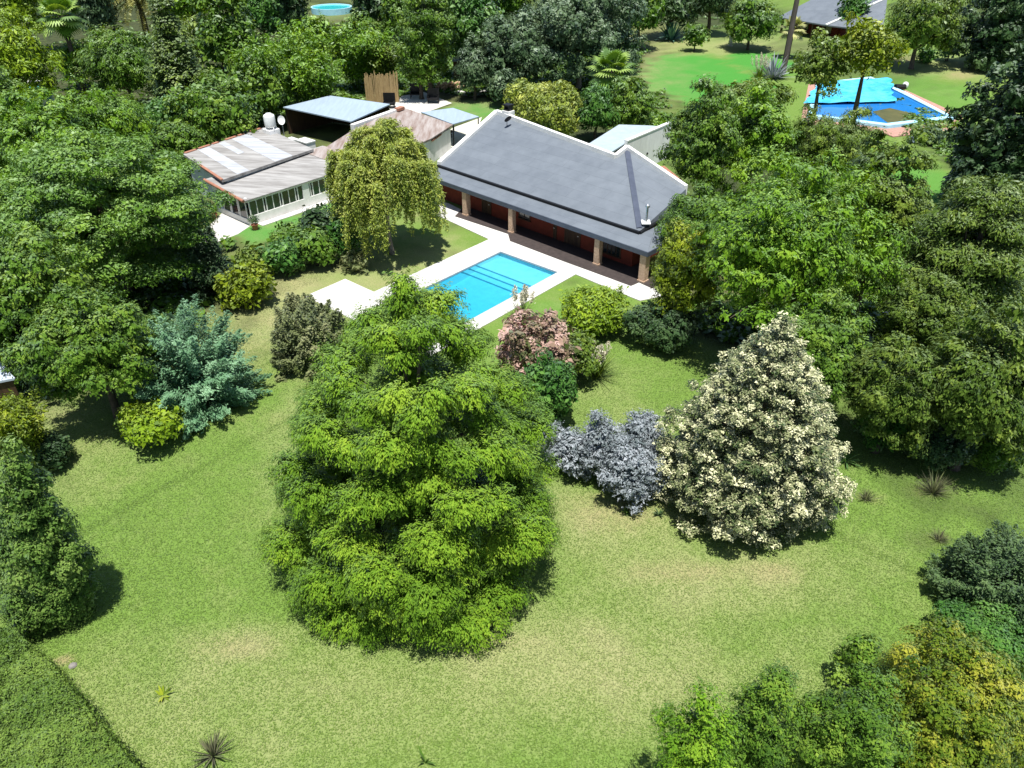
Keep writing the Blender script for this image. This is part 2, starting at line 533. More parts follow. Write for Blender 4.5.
seed_n = [100]
def plant(name, style, box, zb, pal, label, cat, group=None, lpx=2.6, dens=1.1, bark=None, aspect=.55, trunk_name='trunk',
          crown_name='crown', cr=None, n=None, trunk_r=None, **kw):
    seed_n[0] += 1
    rng = np.random.default_rng(seed_n[0])
    x0, x1, y0, y1 = box
    fit = fit_cone if style in ('cone', 'col', 'swamp', 'egg') else fit_round
    X, Y, R, z0, z1, Z = fit(x0, x1, y0, y1, zb) if 'by' not in kw else fit_from_foot(x0, x1, y0, y1, kw['by'])
    zb = z0
    if 'at' in kw: X, Y, R, z1 = kw['at']; z0 = zb = .1; Z = depth(Y, z1 * .5)
    if style == 'broad' and 'spray' not in kw:         # every crown its own leaf size and habit
        lpx *= rng.uniform(.85, 1.2); aspect = rng.choice([.36, .5, .62])
        if rng.uniform() < .5: kw['spray'] = rng.uniform(1.8, 3.0); kw.setdefault('tuft', 9)
    px = Z / F_PX
    L = lpx * px; W = L * aspect
    area = (x1 - x0) * (y1 - y0) * .8
    NL = int(dens * area * 6.5 / (lpx * lpx * aspect * .5))
    NL = min(max(NL, 300), kw.get('cap', 300000))
    H = z1
    o = empty(name, (X, Y, 0), label, cat, group)
    kwl = {k: v for k, v in kw.items() if k in ('comb', 'spray', 'sag', 'rough', 'core_share', 'core_size', 'tuft', 'spread', 'zs', 'wo', 'wu', 'wr', 'under', 'along', 'tone_c', 'tone_t', 'tone_l', 'bias')}
    limbs, stems, zf = 14, 1, zb + .1 * (z1 - zb)
    if style == 'broad':
        C, S, D = clumps_broad(rng, R, z0, z1, n or 55, cr or .27, kw.get('amp', .16))
    elif style == 'shrub':
        C, S, D = clumps_broad(rng, R, max(.0, z0 - .1), z1, n or 34, cr or .30, kw.get('amp', .12))
        stems, limbs = 3, 10
    elif style == 'tiers':
        C, S, D = clumps_tiers(rng, R, z0 + .12 * (z1 - z0), z1, kw.get('tiers', 6), kw.get('prof', prof_cedar), cr or .22, kw.get('flat', .3), kw.get('droop', .04), kw.get('jz', .2), kw.get('gap', 1.0), (0, 1.5, 3.0))
    elif style == 'layer':
        C, S, D = clumps_layer(rng, R, z0 + .12 * (z1 - z0), z1, kw.get('levels', 7), kw.get('per', 8), kw.get('prof', prof_cedar), cr or .2, kw.get('flat', .32), kw.get('droop', .06))
        kwl.setdefault('wu', 1.0)
    elif style == 'swamp':
        pf = kw.get('prof', prof_swamp)
        C, S, D = clumps_tiers(rng, R, z0 + .06 * (z1 - z0), z1, kw.get('tiers', 8), pf, cr or .2, kw.get('flat', .5), kw.get('droop', .16), kw.get('jz', .16), kw.get('gap', 1.0), kw.get('rings', (0, 1.6)), kw.get('pw', .85), kw.get('miss', .10))
        k = np.linspace(.06, .9, 9); co = kw.get('core', .32); Ci = np.stack([k * 0, k * 0, z0 + k * (z1 - z0)], 1); Si = np.array([[R * pf(x) * co] * 2 + [.6] for x in k])
        C, S, D = np.concatenate([C, Ci]), np.concatenate([S, Si]), np.concatenate([D, np.tile([0, 0, 1.], (9, 1))])
        limbs = 30
    elif style == 'cone':
        C, S, D = clumps_cone(rng, R, z0, z1, n or 90, prof_cone, cr or .26)
    elif style == 'egg':
        C, S, D = clumps_cone(rng, R, z0, z1, n or 110, kw.get('prof', prof_egg), cr or .2, .2, kw.get('flat', 1.0))
        k = np.linspace(.08, .8, 7); Ci = np.stack([k * 0, k * 0, z0 + k * (z1 - z0)], 1); Si = np.array([[R * kw.get('prof', prof_egg)(x) * kw.get('core', .62)] * 3 for x in k])
        C, S, D = np.concatenate([C, Ci]), np.concatenate([S, Si]), np.concatenate([D, np.tile([0, 0, 1.], (7, 1))])
    elif style == 'col':
        C, S, D = clumps_cone(rng, R, z0, z1, n or 70, prof_col, cr or .33)
    if 'lean' in kw: C[:, 0] += kw['lean'] * C[:, 2]
    tr = trunk_r or max(.05, min(.45, .028 * H + .02))
    pos, nor, tan, LL, WW, tone = leaves_on(rng, C, S, D, NL, L, W, **kwl)
    mb = trunk_of(rng, C, zb + (z1 - zb) * (.55 if style in ('broad', 'shrub') else .95), tr * (.45 if stems > 1 else 1), limbs, zf, stems=stems)
    build_local(mb, 'stem' if style == 'shrub' else trunk_name, bark or BARK, o)
    link('foliage' if style == 'shrub' else crown_name, leaf_mesh('foliage', pos, nor, tan, LL, WW, tone), LEAF[pal], o)
    return o

def blades(rng, n, length, width, spread, arch, seg=4, z0=0.02, base_r=.1):
    """arching strap leaves from one root, as quads strips; returns verts, faces, tone"""
    V, Fc, T = [], [], []
    for i in range(n):
        a = rng.uniform(0, 6.28); el = rng.uniform(*spread)
        L = length * rng.uniform(.7, 1.15)
        d = np.array([math.cos(a), math.sin(a), 0]); side = np.array([-math.sin(a), math.cos(a), 0])
        p = d * rng.uniform(0, base_r) + np.array([0, 0, z0])
        k = len(V); tn = rng.uniform(0, 1)
        for s in range(seg + 1):
            t = s / seg
            w = width * (1 - t) ** .6 * (.6 + .8 * min(t * 2, .5)) + .002
            V.append(p - side * w / 2); V.append(p + side * w / 2)
            e = el - arch * t * t * 2
            p = p + (d * math.cos(e) + np.array([0, 0, 1]) * math.sin(e)) * L / seg
            if p[2] < .02: p[2] = .02
        for s in range(seg):
            b = k + 2 * s
            Fc.append((b, b + 1, b + 3, b + 2)); T.append(tn)
    return V, Fc, T

def strip_mesh(name, V, Fc, T):
    me = bpy.data.meshes.new(name)
    me.from_pydata([tuple(v) for v in V], [], Fc)
    a = me.attributes.new('tone', 'FLOAT', 'FACE')
    a.data.foreach_set('value', np.array(T, np.float32))
    return me

def rosette(name, px, py, pal, length, width, n, label, cat, spread=(.3, 1.4), arch=.35, group=None, base_r=.08, seg=4, part='blades'):
    seed_n[0] += 1
    rng = np.random.default_rng(seed_n[0])
    o = empty(name, P(px, py), label, cat, group)
    V, Fc, T = blades(rng, n, length, width, spread, arch, seg, base_r=base_r)
    link(part, strip_mesh(part, V, Fc, T), LEAF[pal], o)
    return o, rng

def plumes(o, rng, n, h, r, pal='straw'):
    """feathery seed heads on tall stalks"""
    for i in range(n):
        a = rng.uniform(0, 6.28); d = np.array([math.cos(a), math.sin(a), 0]); q = rng.uniform(.1, 1) * r
        hh = h * rng.uniform(.8, 1.1)
        m = 150
        t = rng.uniform(0, 1, m)
        wid = .10 * np.sin(np.pi * np.clip(t * .9 + .08, 0, 1))
        pos = np.stack([np.full(m, 0.), np.full(m, 0.), hh * (.62 + .38 * t)], 1) + d * (q * (.4 + .6 * (.62 + .38 * t)))[:, None]
        pos += rng.normal(0, 1, (m, 3)) * wid[:, None]
        me = leaf_mesh('plume', pos, rng.normal(0, 1, (m, 3)), np.tile([0, 0, 1.], (m, 1)) + rng.normal(0, .4, (m, 3)), .16, .05, rng.uniform(.4, 1, m))
        pl = link('plume', me, LEAF[pal], o)
        mb = MB(); mb.tube([d * q * .1 + np.array([0, 0, 0]), d * q * .7 + np.array([0, 0, hh * .62])], [.012, .008], 4)
        build_local(mb, 'stalk', LEAF[pal], pl)

def willow(name, box, by, pal, label):
    seed_n[0] += 1
    rng = np.random.default_rng(seed_n[0])
    x0, x1, y0, _ = box
    g = P(385, by); Y = g[1]
    v = (384 - y0) / F_PX
    z1 = CAM_H + Y * (-SP + v * CP) / (CP + v * SP)
    Z = depth(Y, z1 * .6); R = (x1 - x0) / 2 / F_PX * Z
    X = ((x0 + x1) / 2 - 512) / F_PX * Z
    o = empty(name, (X, Y, 0), label, 'tree')
    pos, tan, tone = [], [], []
    heads = []
    for k in range(44):
        a = k * 2.4 + rng.uniform(-.3, .3); q = math.sqrt((k + .3) / 44) * .86
        hd = np.array([math.cos(a) * q * R, math.sin(a) * q * R, z1 - .25 - z1 * .34 * q ** 1.6 + rng.uniform(-.9, .35) + .4 * math.sin(2.3 * a) * q])
        heads.append(hd)
        od = np.array([math.cos(a), math.sin(a), 0]) * q
        for i in range(17):
            b = rng.uniform(0, 6.28); d = np.array([math.cos(b), math.sin(b), 0]) + od * 1.1
            d = d / np.linalg.norm(d)
            out = R * rng.uniform(.06, .34)
            ln = rng.uniform(.3, 1.0) * (z1 * .26 + z1 * .36 * q)
            m = int(26 + ln * 46)
            t = rng.uniform(0, 1, m) ** .8
            x = hd + d * (out * t ** .55)[:, None] + np.array([0, 0, 1.]) * (.35 * np.sin(np.pi * np.minimum(t * 2.2, 1)) - ln * t ** 1.6)[:, None]
            x = x + rng.normal(0, .11, (m, 3))
            pos.append(x); tan.append(np.tile([0, 0, -1.], (m, 1)) * (.3 + t)[:, None] + d * (1 - t)[:, None] + rng.normal(0, .45, (m, 3)))
            tone.append(np.full(m, rng.normal(.52, .17)) + rng.normal(0, .12, m))
    pos, tan, tone = np.concatenate(pos), np.concatenate(tan), np.concatenate(tone)
    pos[:, 2] = np.maximum(pos[:, 2], .4)
    n = len(pos)
    me = leaf_mesh('crown', pos, rng.normal(0, 1, (n, 3)) + np.array([0, 0, 1.9]) + nrm(pos * [1, 1, 0]) * .4, tan, .26, .075, tone)
    link('crown', me, LEAF[pal], o)
    mb = trunk_of(rng, np.array(heads), z1 * .75, .20, 16, 1.6)
    build_local(mb, 'trunk', BARK_PALE, o)

def fronds_spiky(name, box, pal, label, cat, n=170, zb=0.0, lpx=3.4, up=.45, group=None, flen=.38, leafn=150, bark=None, wid=.26):
    """shrub of feathery pointed sprays that radiate up and out"""
    seed_n[0] += 1
    rng = np.random.default_rng(seed_n[0])
    X, Y, R, z0, z1, Z = fit_round(*box, zb)
    o = empty(name, (X, Y, 0), label, cat, group)
    L = lpx * Z / F_PX
    pos, nor, tan, tone = [], [], [], []
    h = z1
    ends = []
    for i in range(n):
        d = rdir(rng, 1, .02)[0]
        tip = np.array([d[0] * R, d[1] * R, max(.15, d[2] * h)]) * (rng.uniform(.80, 1.06) if i % 4 else rng.uniform(.35, .7))
        dr = nrm(np.array([d[0], d[1], d[2] + up]))
        fl = R * flen * rng.uniform(.7, 1.2)
        m = leafn
        t = rng.uniform(0, 1, m)
        w = fl * wid * (1 - t) ** .6
        x = tip + dr * ((t - .75) * fl)[:, None] + rng.normal(0, 1, (m, 3)) * w[:, None] * [1, 1, .7]
        pos.append(x); tan.append(np.tile(dr, (m, 1)) + rng.normal(0, .3, (m, 3)))
        nor.append(np.tile([0, 0, .9], (m, 1)) + d * .4 + rng.normal(0, .45, (m, 3)))
        tone.append(np.full(m, rng.normal(.45, .15)) + .22 * (t - .5) + rng.normal(0, .1, m))
        ends.append(tip * .8)
    pos, nor, tan, tone = map(np.concatenate, (pos, nor, tan, tone))
    pos[:, 2] = np.maximum(pos[:, 2], .04)
    link('foliage', leaf_mesh('foliage', pos, nor, tan, L * rng.uniform(.8, 1.5, len(pos)), L * .4, tone), LEAF[pal], o)
    build_local(trunk_of(rng, np.array(ends), h * .5, .07, 14, .2, stems=3), 'stem', bark or BARK, o)
    return o

def bamboo(name, box, pal, label, group=None, n=60, lpx=4.0, zb=0.6):
    seed_n[0] += 1
    rng = np.random.default_rng(seed_n[0])
    X, Y, R, z0, z1, Z = fit_round(*box, zb)
    o = empty(name, (X, Y, 0), label, 'bamboo', group)
    L = lpx * Z / F_PX
    mb = MB(); pos, tan, tone = [], [], []
    per = int((box[1] - box[0]) * (box[3] - box[2]) * 5.0 / (lpx * lpx * .2) / n)
    per = min(max(per, 60), 500)
    for i in range(n):
        a = rng.uniform(0, 6.28); q = math.sqrt(rng.uniform(0, 1))
        b = np.array([math.cos(a), math.sin(a), 0])
        base = b * q * R * .45
        h = z1 * rng.uniform(.72, 1.05) * (1 - .15 * q)
        out = R * rng.uniform(.25, .6) * (.4 + q)
        t = np.linspace(0, 1, 6)
        cv = np.array([base + b * out * s ** 2.4 + np.array([0, 0, h * (s - .1 * s ** 3)]) for s in t])
        mb.tube(cv, [.035, .033, .03, .024, .016, .006], 4, cap=False)
        m = per
        s = rng.uniform(.18, 1, m) ** .8
        x = np.stack([np.interp(s, t, cv[:, k]) for k in range(3)], 1)
        x += rng.normal(0, 1, (m, 3)) * np.array([.42, .42, .28]) * (R / 4)
        x[:, 2] = np.maximum(x[:, 2], .1)
        pos.append(x); tan.append(rng.normal(0, .7, (m, 3)) + b * .8 + np.array([0, 0, -.7]))
        tone.append(np.full(m, rng.normal(.5, .2)) + rng.normal(0, .14, m))
    pos, tan, tone = np.concatenate(pos), np.concatenate(tan), np.concatenate(tone)
    m = len(pos)
    link('leaves', leaf_mesh('leaves', pos, rng.normal(0, .6, (m, 3)) + np.array([0, 0, 1.]), tan, L * 1.3, L * .42, tone), LEAF[pal], o)
    build_local(mb, 'culms', LEAF['olive'], o)
    return o

def fan_palm(name, box, by, pal, label, trunk=True, group=None, nf=34):
    seed_n[0] += 1
    rng = np.random.default_rng(seed_n[0])
    x0, x1, y0, y1 = box
    g = P((x0 + x1) / 2, by); Y = g[1]
    v = (384 - (y0 + y1) / 2) / F_PX
    zc = CAM_H + Y * (-SP + v * CP) / (CP + v * SP)
    Z = depth(Y, zc); R = (x1 - x0) / 2 / F_PX * Z; X = ((x0 + x1) / 2 - 512) / F_PX * Z
    o = empty(name, (X, Y, 0), label, 'palm tree', group)
    V, Fc, T = [], [], []
    pet = MB()
    for i in range(nf):
        a = i * 2.4 + rng.uniform(-.2, .2); el = 1.25 - 2.1 * i / nf + rng.uniform(-.1, .1)
        d = np.array([math.cos(a) * math.cos(el), math.sin(a) * math.cos(el), math.sin(el)])
        side = np.array([-math.sin(a), math.cos(a), 0]); up = np.cross(d, side) * -1
        Lp = R * .5
        hub = np.array([0, 0, zc]) + d * Lp
        pet.tube([np.array([0, 0, zc - .1]), hub], [.04, .025], 4, cap=False)
        fl = R * .56 * rng.uniform(.85, 1.1); tn = rng.uniform(.2, .95)
        nb = 17
        for k in range(nb):
            b = (k / (nb - 1) - .5) * 3.6
            dd = d * math.cos(b) + side * math.sin(b)
            w = np.cross(dd, up); w /= np.linalg.norm(w) + 1e-9
            q = len(V); ll = fl * (1 - .18 * abs(b))
            ww = fl * .12
            V += [hub, hub + dd * ll * .5 + w * ww * .7 + up * .03, hub + dd * ll * .5 - w * ww * .7 + up * .03,
                  hub + dd * ll + np.array([0, 0, -.25 * ll]) + w * ww * .1, hub + dd * ll + np.array([0, 0, -.25 * ll]) - w * ww * .1]
            Fc += [(q, q + 1, q + 2), (q + 1, q + 3, q + 4, q + 2)]; T += [tn, tn]
    cr_ = link('crown', strip_mesh('crown', V, Fc, T), LEAF[pal], o)
    build_local(pet, 'petioles', LEAF[pal], cr_)
    mb = MB()
    mb.tube([(0, 0, -.1), (0, 0, zc * .4), (0, 0, zc * .7), (0, 0, zc)], [.32, .26, .30, .34], 10)
    build_local(mb, 'trunk', BARK, o)
    if trunk:                                          # skirt of dead leaves below the crown
        m = 600; t = rng.uniform(0, 1, m); a = rng.uniform(0, 6.28, m)
        r = .3 + .35 * np.sin(np.pi * t)
        pos = np.stack([r * np.cos(a), r * np.sin(a), zc - .2 - 2.2 * t], 1)
        link('leaf_skirt', leaf_mesh('leaf_skirt', pos, np.stack([np.cos(a), np.sin(a), a * 0 + .3], 1) + rng.normal(0, .3, (m, 3)), np.tile([0, 0, -1.], (m, 1)) + rng.normal(0, .3, (m, 3)), .8, .13, rng.uniform(0, .8, m)), LEAF['twig'], o)
    return o

def date_palm(name, box, by, pal, label, nf=46):
    seed_n[0] += 1
    rng = np.random.default_rng(seed_n[0])
    x0, x1, y0, y1 = box
    Y = P((x0 + x1) / 2, by)[1]
    v = (384 - y0) / F_PX
    zc = CAM_H + Y * (-SP + v * CP) / (CP + v * SP)
    Z = depth(Y, zc); R = (x1 - x0) / 2 / F_PX * Z; X = ((x0 + x1) / 2 - 512) / F_PX * Z
    o = empty(name, (X, Y, 0), label, 'palm tree')
    pos, nor, tan, tone = [], [], [], []
    rach = MB()
    for i in range(nf):
        a = i * 2.4; el = 1.35 - 1.5 * i / nf
        d = np.array([math.cos(a), math.sin(a), 0]); side = np.array([-math.sin(a), math.cos(a), 0])
        L = R * 1.25 * rng.uniform(.9, 1.1); m = 90
        t = np.linspace(.08, 1, m)
        e = el - 1.5 * t ** 1.5
        seg = np.stack([d[None, :] * math.cos(1) * 0 + d * np.cos(x) + np.array([0, 0, 1]) * np.sin(x) for x in e]) if False else np.array([d * math.cos(x) + np.array([0, 0, 1]) * math.sin(x) for x in e])
        c = np.array([0, 0, zc]) + np.cumsum(seg, 0) * L / m
        rach.tube(c[::15], [.05, .045, .035, .028, .02, .01], 4, cap=False)
        sg = np.where(np.arange(m) % 2 == 0, 1., -1.)[:, None]
        w = L * .13 * np.sin(np.pi * np.clip(t, .1, .97)) ** .6
        pos.append(c + side * sg * (w / 2)[:, None] + np.array([0, 0, -.2]) * w[:, None])
        tan.append(side * sg + seg * .7 + np.array([0, 0, -.35])); nor.append(np.tile([0, 0, 1.], (m, 1)) + rng.normal(0, .3, (m, 3)))
        tone.append(np.full(m, rng.uniform(.2, .9)))
    pos, nor, tan, tone = map(np.concatenate, (pos, nor, tan, tone))
    cr_ = link('crown', leaf_mesh('crown', pos, nor, tan, R * .17, R * .03, tone), LEAF[pal], o)
    build_local(rach, 'midribs', LEAF[pal], cr_)
    mb = MB(); mb.tube([(0, 0, -.1), (0, 0, .5), (0, 0, zc * .6), (0, 0, zc)], [.65, .5, .46, .5], 12)
    build_local(mb, 'trunk', BARK, o)

# ------------------------------------------------------------------ ground: one sheet with the pool cut out
POOL = (0.0, 5.75, -13.3, 0.0)                        # a0, a1, b0, b1 on the pool axes
TARN = [P(905, 96), P(953, 121.5), P(889, 128.5), P(800, 118), P(818, 86), P(880, 82)]

def grid_lines(lo, hi, fine, extra):
    a = list(np.arange(lo, hi + .01, fine))
    out, st, x = [], fine, hi
    while x < 900:
        st *= 1.25; x += st; out.append(x)
    st, x, neg = fine, lo, []
    while x > -900:
        st *= 1.25; x -= st; neg.append(x)
    ls = np.array(sorted(neg[::-1] + a + out + list(extra)))
    keep = [True] * len(ls)
    for i in range(len(ls)):
        if ls[i] not in extra and any(abs(ls[i] - e) < fine * .35 for e in extra): keep[i] = False
    return ls[np.array(keep)]

ga = grid_lines(-60, 60, .5, POOL[:2]); gb = grid_lines(-60, 70, .5, POOL[2:])
AA, BB = np.meshgrid(ga, gb, indexing='ij')
GX = UV.o[0] + AA * UV.e[0] + BB * UV.n[0]; GY = UV.o[1] + AA * UV.e[1] + BB * UV.n[1]
na, nb = AA.shape

def smooth_noise(x, y, s, seed):
    r = np.random.default_rng(seed)
    o = 0
    for k in range(9):
        f = s * r.uniform(.5, 1.9); t = r.uniform(0, 6.28)
        o = o + np.sin((x * math.cos(t) + y * math.sin(t)) * f + r.uniform(0, 6.28) + 1.3 * np.sin((y * math.cos(t) - x * math.sin(t)) * f * .7))
    return o / 4.0

def blob(px, py, rx, ry, amt, soft=.6):
    """soft patch of ground tone, worn: rx, ry are radii in photograph pixels laid on the lawn"""
    c = P(px, py); ex = P(px + rx, py) - c; ey = P(px, py - ry) - c
    ux, uy = np.linalg.norm(ex[:2]), np.linalg.norm(ey[:2])
    d = np.sqrt(((GX - c[0]) / ux) ** 2 + ((GY - c[1]) / uy) ** 2) + .22 * smooth_noise(GX, GY, 1.3, int(px * 7 + py))
    return amt * np.clip((1 + soft - d) / (2 * soft), 0, 1)

dry = .02 + .09 * smooth_noise(GX, GY, .35, 3) + .10 * smooth_noise(GX, GY, 1.1, 4)
for b in [(230, 700, 230, 60, .24), (420, 690, 250, 60, .36), (620, 620, 150, 60, .24), (640, 530, 90, 32, .42), (720, 585, 100, 24, .60), (590, 520, 60, 30, .35),
          (300, 420, 30, 90, .30), (90, 470, 60, 30, .42), (60, 400, 60, 25, .45), (260, 325, 45, 35, .62), (310, 280, 70, 26, .62), (420, 270, 60, 24, .42),
          (440, 245, 40, 16, .15), (800, 540, 90, 40, .28), (660, 680, 150, 50, .30), (240, 640, 60, 16, .30), (150, 640, 70, 40, .15), (560, 640, 80, 40, .15),
          (690, 46, 60, 9, .62), (640, 62, 25, 18, .5), (790, 48, 60, 10, .5), (960, 66, 60, 10, .6), (620, 420, 40, 20, .30), (600, 380, 40, 18, .3), (120, 420, 60, 15, .25)]:
    dry = dry + blob(*b)
for b in [(160, 560, 110, 55, -.22), (110, 500, 60, 30, -.15), (900, 500, 90, 40, -.22), (960, 460, 50, 20, -.2), (560, 730, 80, 30, -.12), (450, 225, 30, 12, -.25)]:
    dry = dry + blob(*b)
lush = np.zeros_like(dry)
for b in [(700, 80, 62, 20, 1.0), (760, 62, 30, 10, 1.0), (690, 62, 40, 7, 1), (270, 228, 60, 12, .9), (330, 205, 40, 8, .9), (478, 108, 34, 9, .9), (915, 180, 40, 30, .55), (925, 90, 40, 18, .3), (335, 14, 40, 8, .6), (560, 318, 40, 15, .2)]:
    lush = np.maximum(lush, blob(*b, soft=.14))
bare = np.zeros_like(dry)
for b in [(240, 648, 40, 10, .30), (690, 572, 60, 9, .42), (765, 572, 26, 10, .5), (612, 512, 40, 16, .45), (65, 660, 14, 4, 1), (932, 492, 16, 5, .6), (868, 498, 12, 4, .5), (938, 540, 9, 3, .4), (637, 646, 4, 2, .6),
          (490, 96, 80, 12, .7), (450, 94, 25, 6, .9), (655, 30, 30, 10, .6), (290, 285, 16, 8, .3), (475, 640, 60, 8, .25), (900, 75, 8, 2, .5), (555, 60, 90, 30, .8), (100, 280, 90, 40, .6), (770, 280, 90, 60, .7), (960, 310, 80, 70, .6),
          (200, 60, 260, 60, .7)]:
    bare = np.maximum(bare, blob(*b))
pa, pb = np.array([*P(895, 58)[:2]]), np.array([*P(985, 82)[:2]])     # trodden path on the far lawn
q = np.clip(((GX - pa[0]) * (pb - pa)[0] + (GY - pa[1]) * (pb - pa)[1]) / ((pb - pa) @ (pb - pa)), 0, 1)
bare = np.maximum(bare, .75 * np.clip(1.6 - np.hypot(GX - pa[0] - q * (pb - pa)[0], GY - pa[1] - q * (pb - pa)[1]) / .7, 0, 1))

def inside(poly, x, y):
    r = np.zeros(x.shape, bool); n = len(poly)
    for i in range(n):
        x1, y1, x2, y2 = poly[i][0], poly[i][1], poly[(i + 1) % n][0], poly[(i + 1) % n][1]
        c = ((y1 > y) != (y2 > y)) & (x < (x2 - x1) * (y - y1) / (y2 - y1 + 1e-12) + x1)
        r ^= c
    return r

vid = np.arange(na * nb).reshape(na, nb)
quads = np.stack([vid[:-1, :-1], vid[1:, :-1], vid[1:, 1:], vid[:-1, 1:]], -1)
ma, mb_ = (AA[:-1, :-1] + AA[1:, 1:]) / 2, (BB[:-1, :-1] + BB[1:, 1:]) / 2
hole = (ma > POOL[0]) & (ma < POOL[1]) & (mb_ > POOL[2]) & (mb_ < POOL[3])
mx, my = (GX[:-1, :-1] + GX[1:, 1:]) / 2, (GY[:-1, :-1] + GY[1:, 1:]) / 2
quads = quads[~hole].reshape(-1, 4)
gme = bpy.data.meshes.new('lawn')
gme.vertices.add(na * nb); gme.loops.add(4 * len(quads)); gme.polygons.add(len(quads))
gme.vertices.foreach_set('co', np.stack([GX, GY, GX * 0], -1).astype(np.float32).ravel())
gme.loops.foreach_set('vertex_index', quads.astype(np.int32).ravel())
gme.polygons.foreach_set('loop_start', np.arange(0, 4 * len(quads), 4, dtype=np.int32))
gme.polygons.foreach_set('loop_total', np.full(len(quads), 4, np.int32))
tree_shade = np.zeros_like(dry)  # dark ground colour that paints in the shade under the trees
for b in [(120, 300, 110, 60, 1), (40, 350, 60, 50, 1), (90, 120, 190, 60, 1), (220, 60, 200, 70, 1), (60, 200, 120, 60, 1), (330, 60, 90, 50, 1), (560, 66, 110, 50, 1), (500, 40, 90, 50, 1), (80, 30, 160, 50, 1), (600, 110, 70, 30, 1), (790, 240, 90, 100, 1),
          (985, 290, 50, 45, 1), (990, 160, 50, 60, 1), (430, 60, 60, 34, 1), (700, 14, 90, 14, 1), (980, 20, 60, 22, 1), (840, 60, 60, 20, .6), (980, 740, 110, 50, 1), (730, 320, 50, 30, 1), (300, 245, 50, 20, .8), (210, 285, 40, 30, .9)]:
    tree_shade = np.maximum(tree_shade, blob(*b, soft=.3))
tree_shade = tree_shade * (1 - lush)
hole_v = ((AA > POOL[0] - 3) & (AA < POOL[1] + 3) & (BB > POOL[2] - 3) & (BB < POOL[3] + 3)).astype(float)
for nm, arr in (('dry', dry), ('lush', lush), ('bare', bare), ('tree_shade', tree_shade)):
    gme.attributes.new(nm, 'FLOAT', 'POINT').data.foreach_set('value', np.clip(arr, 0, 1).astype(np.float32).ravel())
gme.update(calc_edges=True)

def lawn_material():
    m = bpy.data.materials.new('lawn_grass')
    t, N, K = nodes_of(m)
    b = N['Principled BSDF']; b.inputs['Roughness'].default_value = .85; b.inputs['Specular IOR Level'].default_value = .15
    tc = N.new('ShaderNodeTexCoord')
    def noise(scale, detail=4, rough=.6, sc=(1, 1, 1), dist=0):
        mp = N.new('ShaderNodeMapping'); mp.inputs['Scale'].default_value = sc; mp.inputs['Rotation'].default_value = (0, 0, .6)
        K.new(tc.outputs['Object'], mp.inputs[0])
        n = N.new('ShaderNodeTexNoise'); n.inputs['Scale'].default_value = scale; n.inputs['Detail'].default_value = detail
        n.inputs['Roughness'].default_value = rough; n.inputs['Distortion'].default_value = dist
        K.new(mp.outputs[0], n.inputs['Vector']); return n.outputs[0]
    def attr(nm):
        a = N.new('ShaderNodeAttribute'); a.attribute_name = nm; return a.outputs['Fac']
    def math_(op, x, y):
        q = N.new('ShaderNodeMath'); q.operation = op; q.use_clamp = False
        for i, z in enumerate((x, y)):
            if isinstance(z, (int, float)): q.inputs[i].default_value = z
            else: K.new(z, q.inputs[i])
        return q.outputs[0]
    def rng_(x, a, c, lo=0, hi=1):
        r = N.new('ShaderNodeMapRange'); r.inputs[1].default_value = a; r.inputs[2].default_value = c
        r.inputs[3].default_value = lo; r.inputs[4].default_value = hi; K.new(x, r.inputs[0]); return r.outputs[0]
    def mix(f, c1, c2):
        q = N.new('ShaderNodeMix'); q.data_type = 'RGBA'
        K.new(f, q.inputs['Factor'])
        for sck, z in ((q.inputs['A'], c1), (q.inputs['B'], c2)):
            if isinstance(z, tuple): sck.default_value = (*z, 1)
            else: K.new(z, sck)
        return q.outputs['Result']
    med = noise(.9, 6, .7, dist=.4); fin = noise(4.6, 5, .7, (1, .85, 1), .5); tiny = noise(13, 3, .75, (1, .85, 1), .4)
    wav = N.new('ShaderNodeTexNoise')
    dr = math_('ADD', attr('dry'), math_('MULTIPLY', math_('SUBTRACT', med, .5), .95))
    dr = math_('ADD', dr, math_('MULTIPLY', math_('SUBTRACT', fin, .5), .55))
    dr = math_('ADD', dr, math_('MULTIPLY', math_('SUBTRACT', tiny, .5), .6))
    c = mix(rng_(dr, 0, 1), (.116, .192, .034), (.250, .258, .112))
    lu = math_('MULTIPLY', attr('lush'), rng_(fin, .2, .6, .75, 1))
    c = mix(lu, c, (.050, .215, .030))
    br = math_('MULTIPLY', attr('bare'), rng_(math_('ADD', math_('MULTIPLY', med, .5), math_('MULTIPLY', fin, .5)), .35, .6, .25, 1))
    c = mix(br, c, (.300, .225, .125))
    c = mix(math_('MULTIPLY', attr('tree_shade'), rng_(med, .3, .55, .7, 1)), c, (.034, .042, .017))  # tree shade mixed into the ground colour
    v = N.new('ShaderNodeHueSaturation')
    K.new(c, v.inputs['Color']); K.new(rng_(tiny, .3, .7, .76, 1.24), v.inputs['Value'])
    K.new(v.outputs[0], b.inputs['Base Color'])
    bp = N.new('ShaderNodeBump'); bp.inputs['Strength'].default_value = .6; bp.inputs['Distance'].default_value = .06
    K.new(fin, bp.inputs['Height']); K.new(bp.outputs[0], b.inputs['Normal'])
    N.remove(wav)
    return m
tag(link('lawn', gme, lawn_material()), kind='structure')

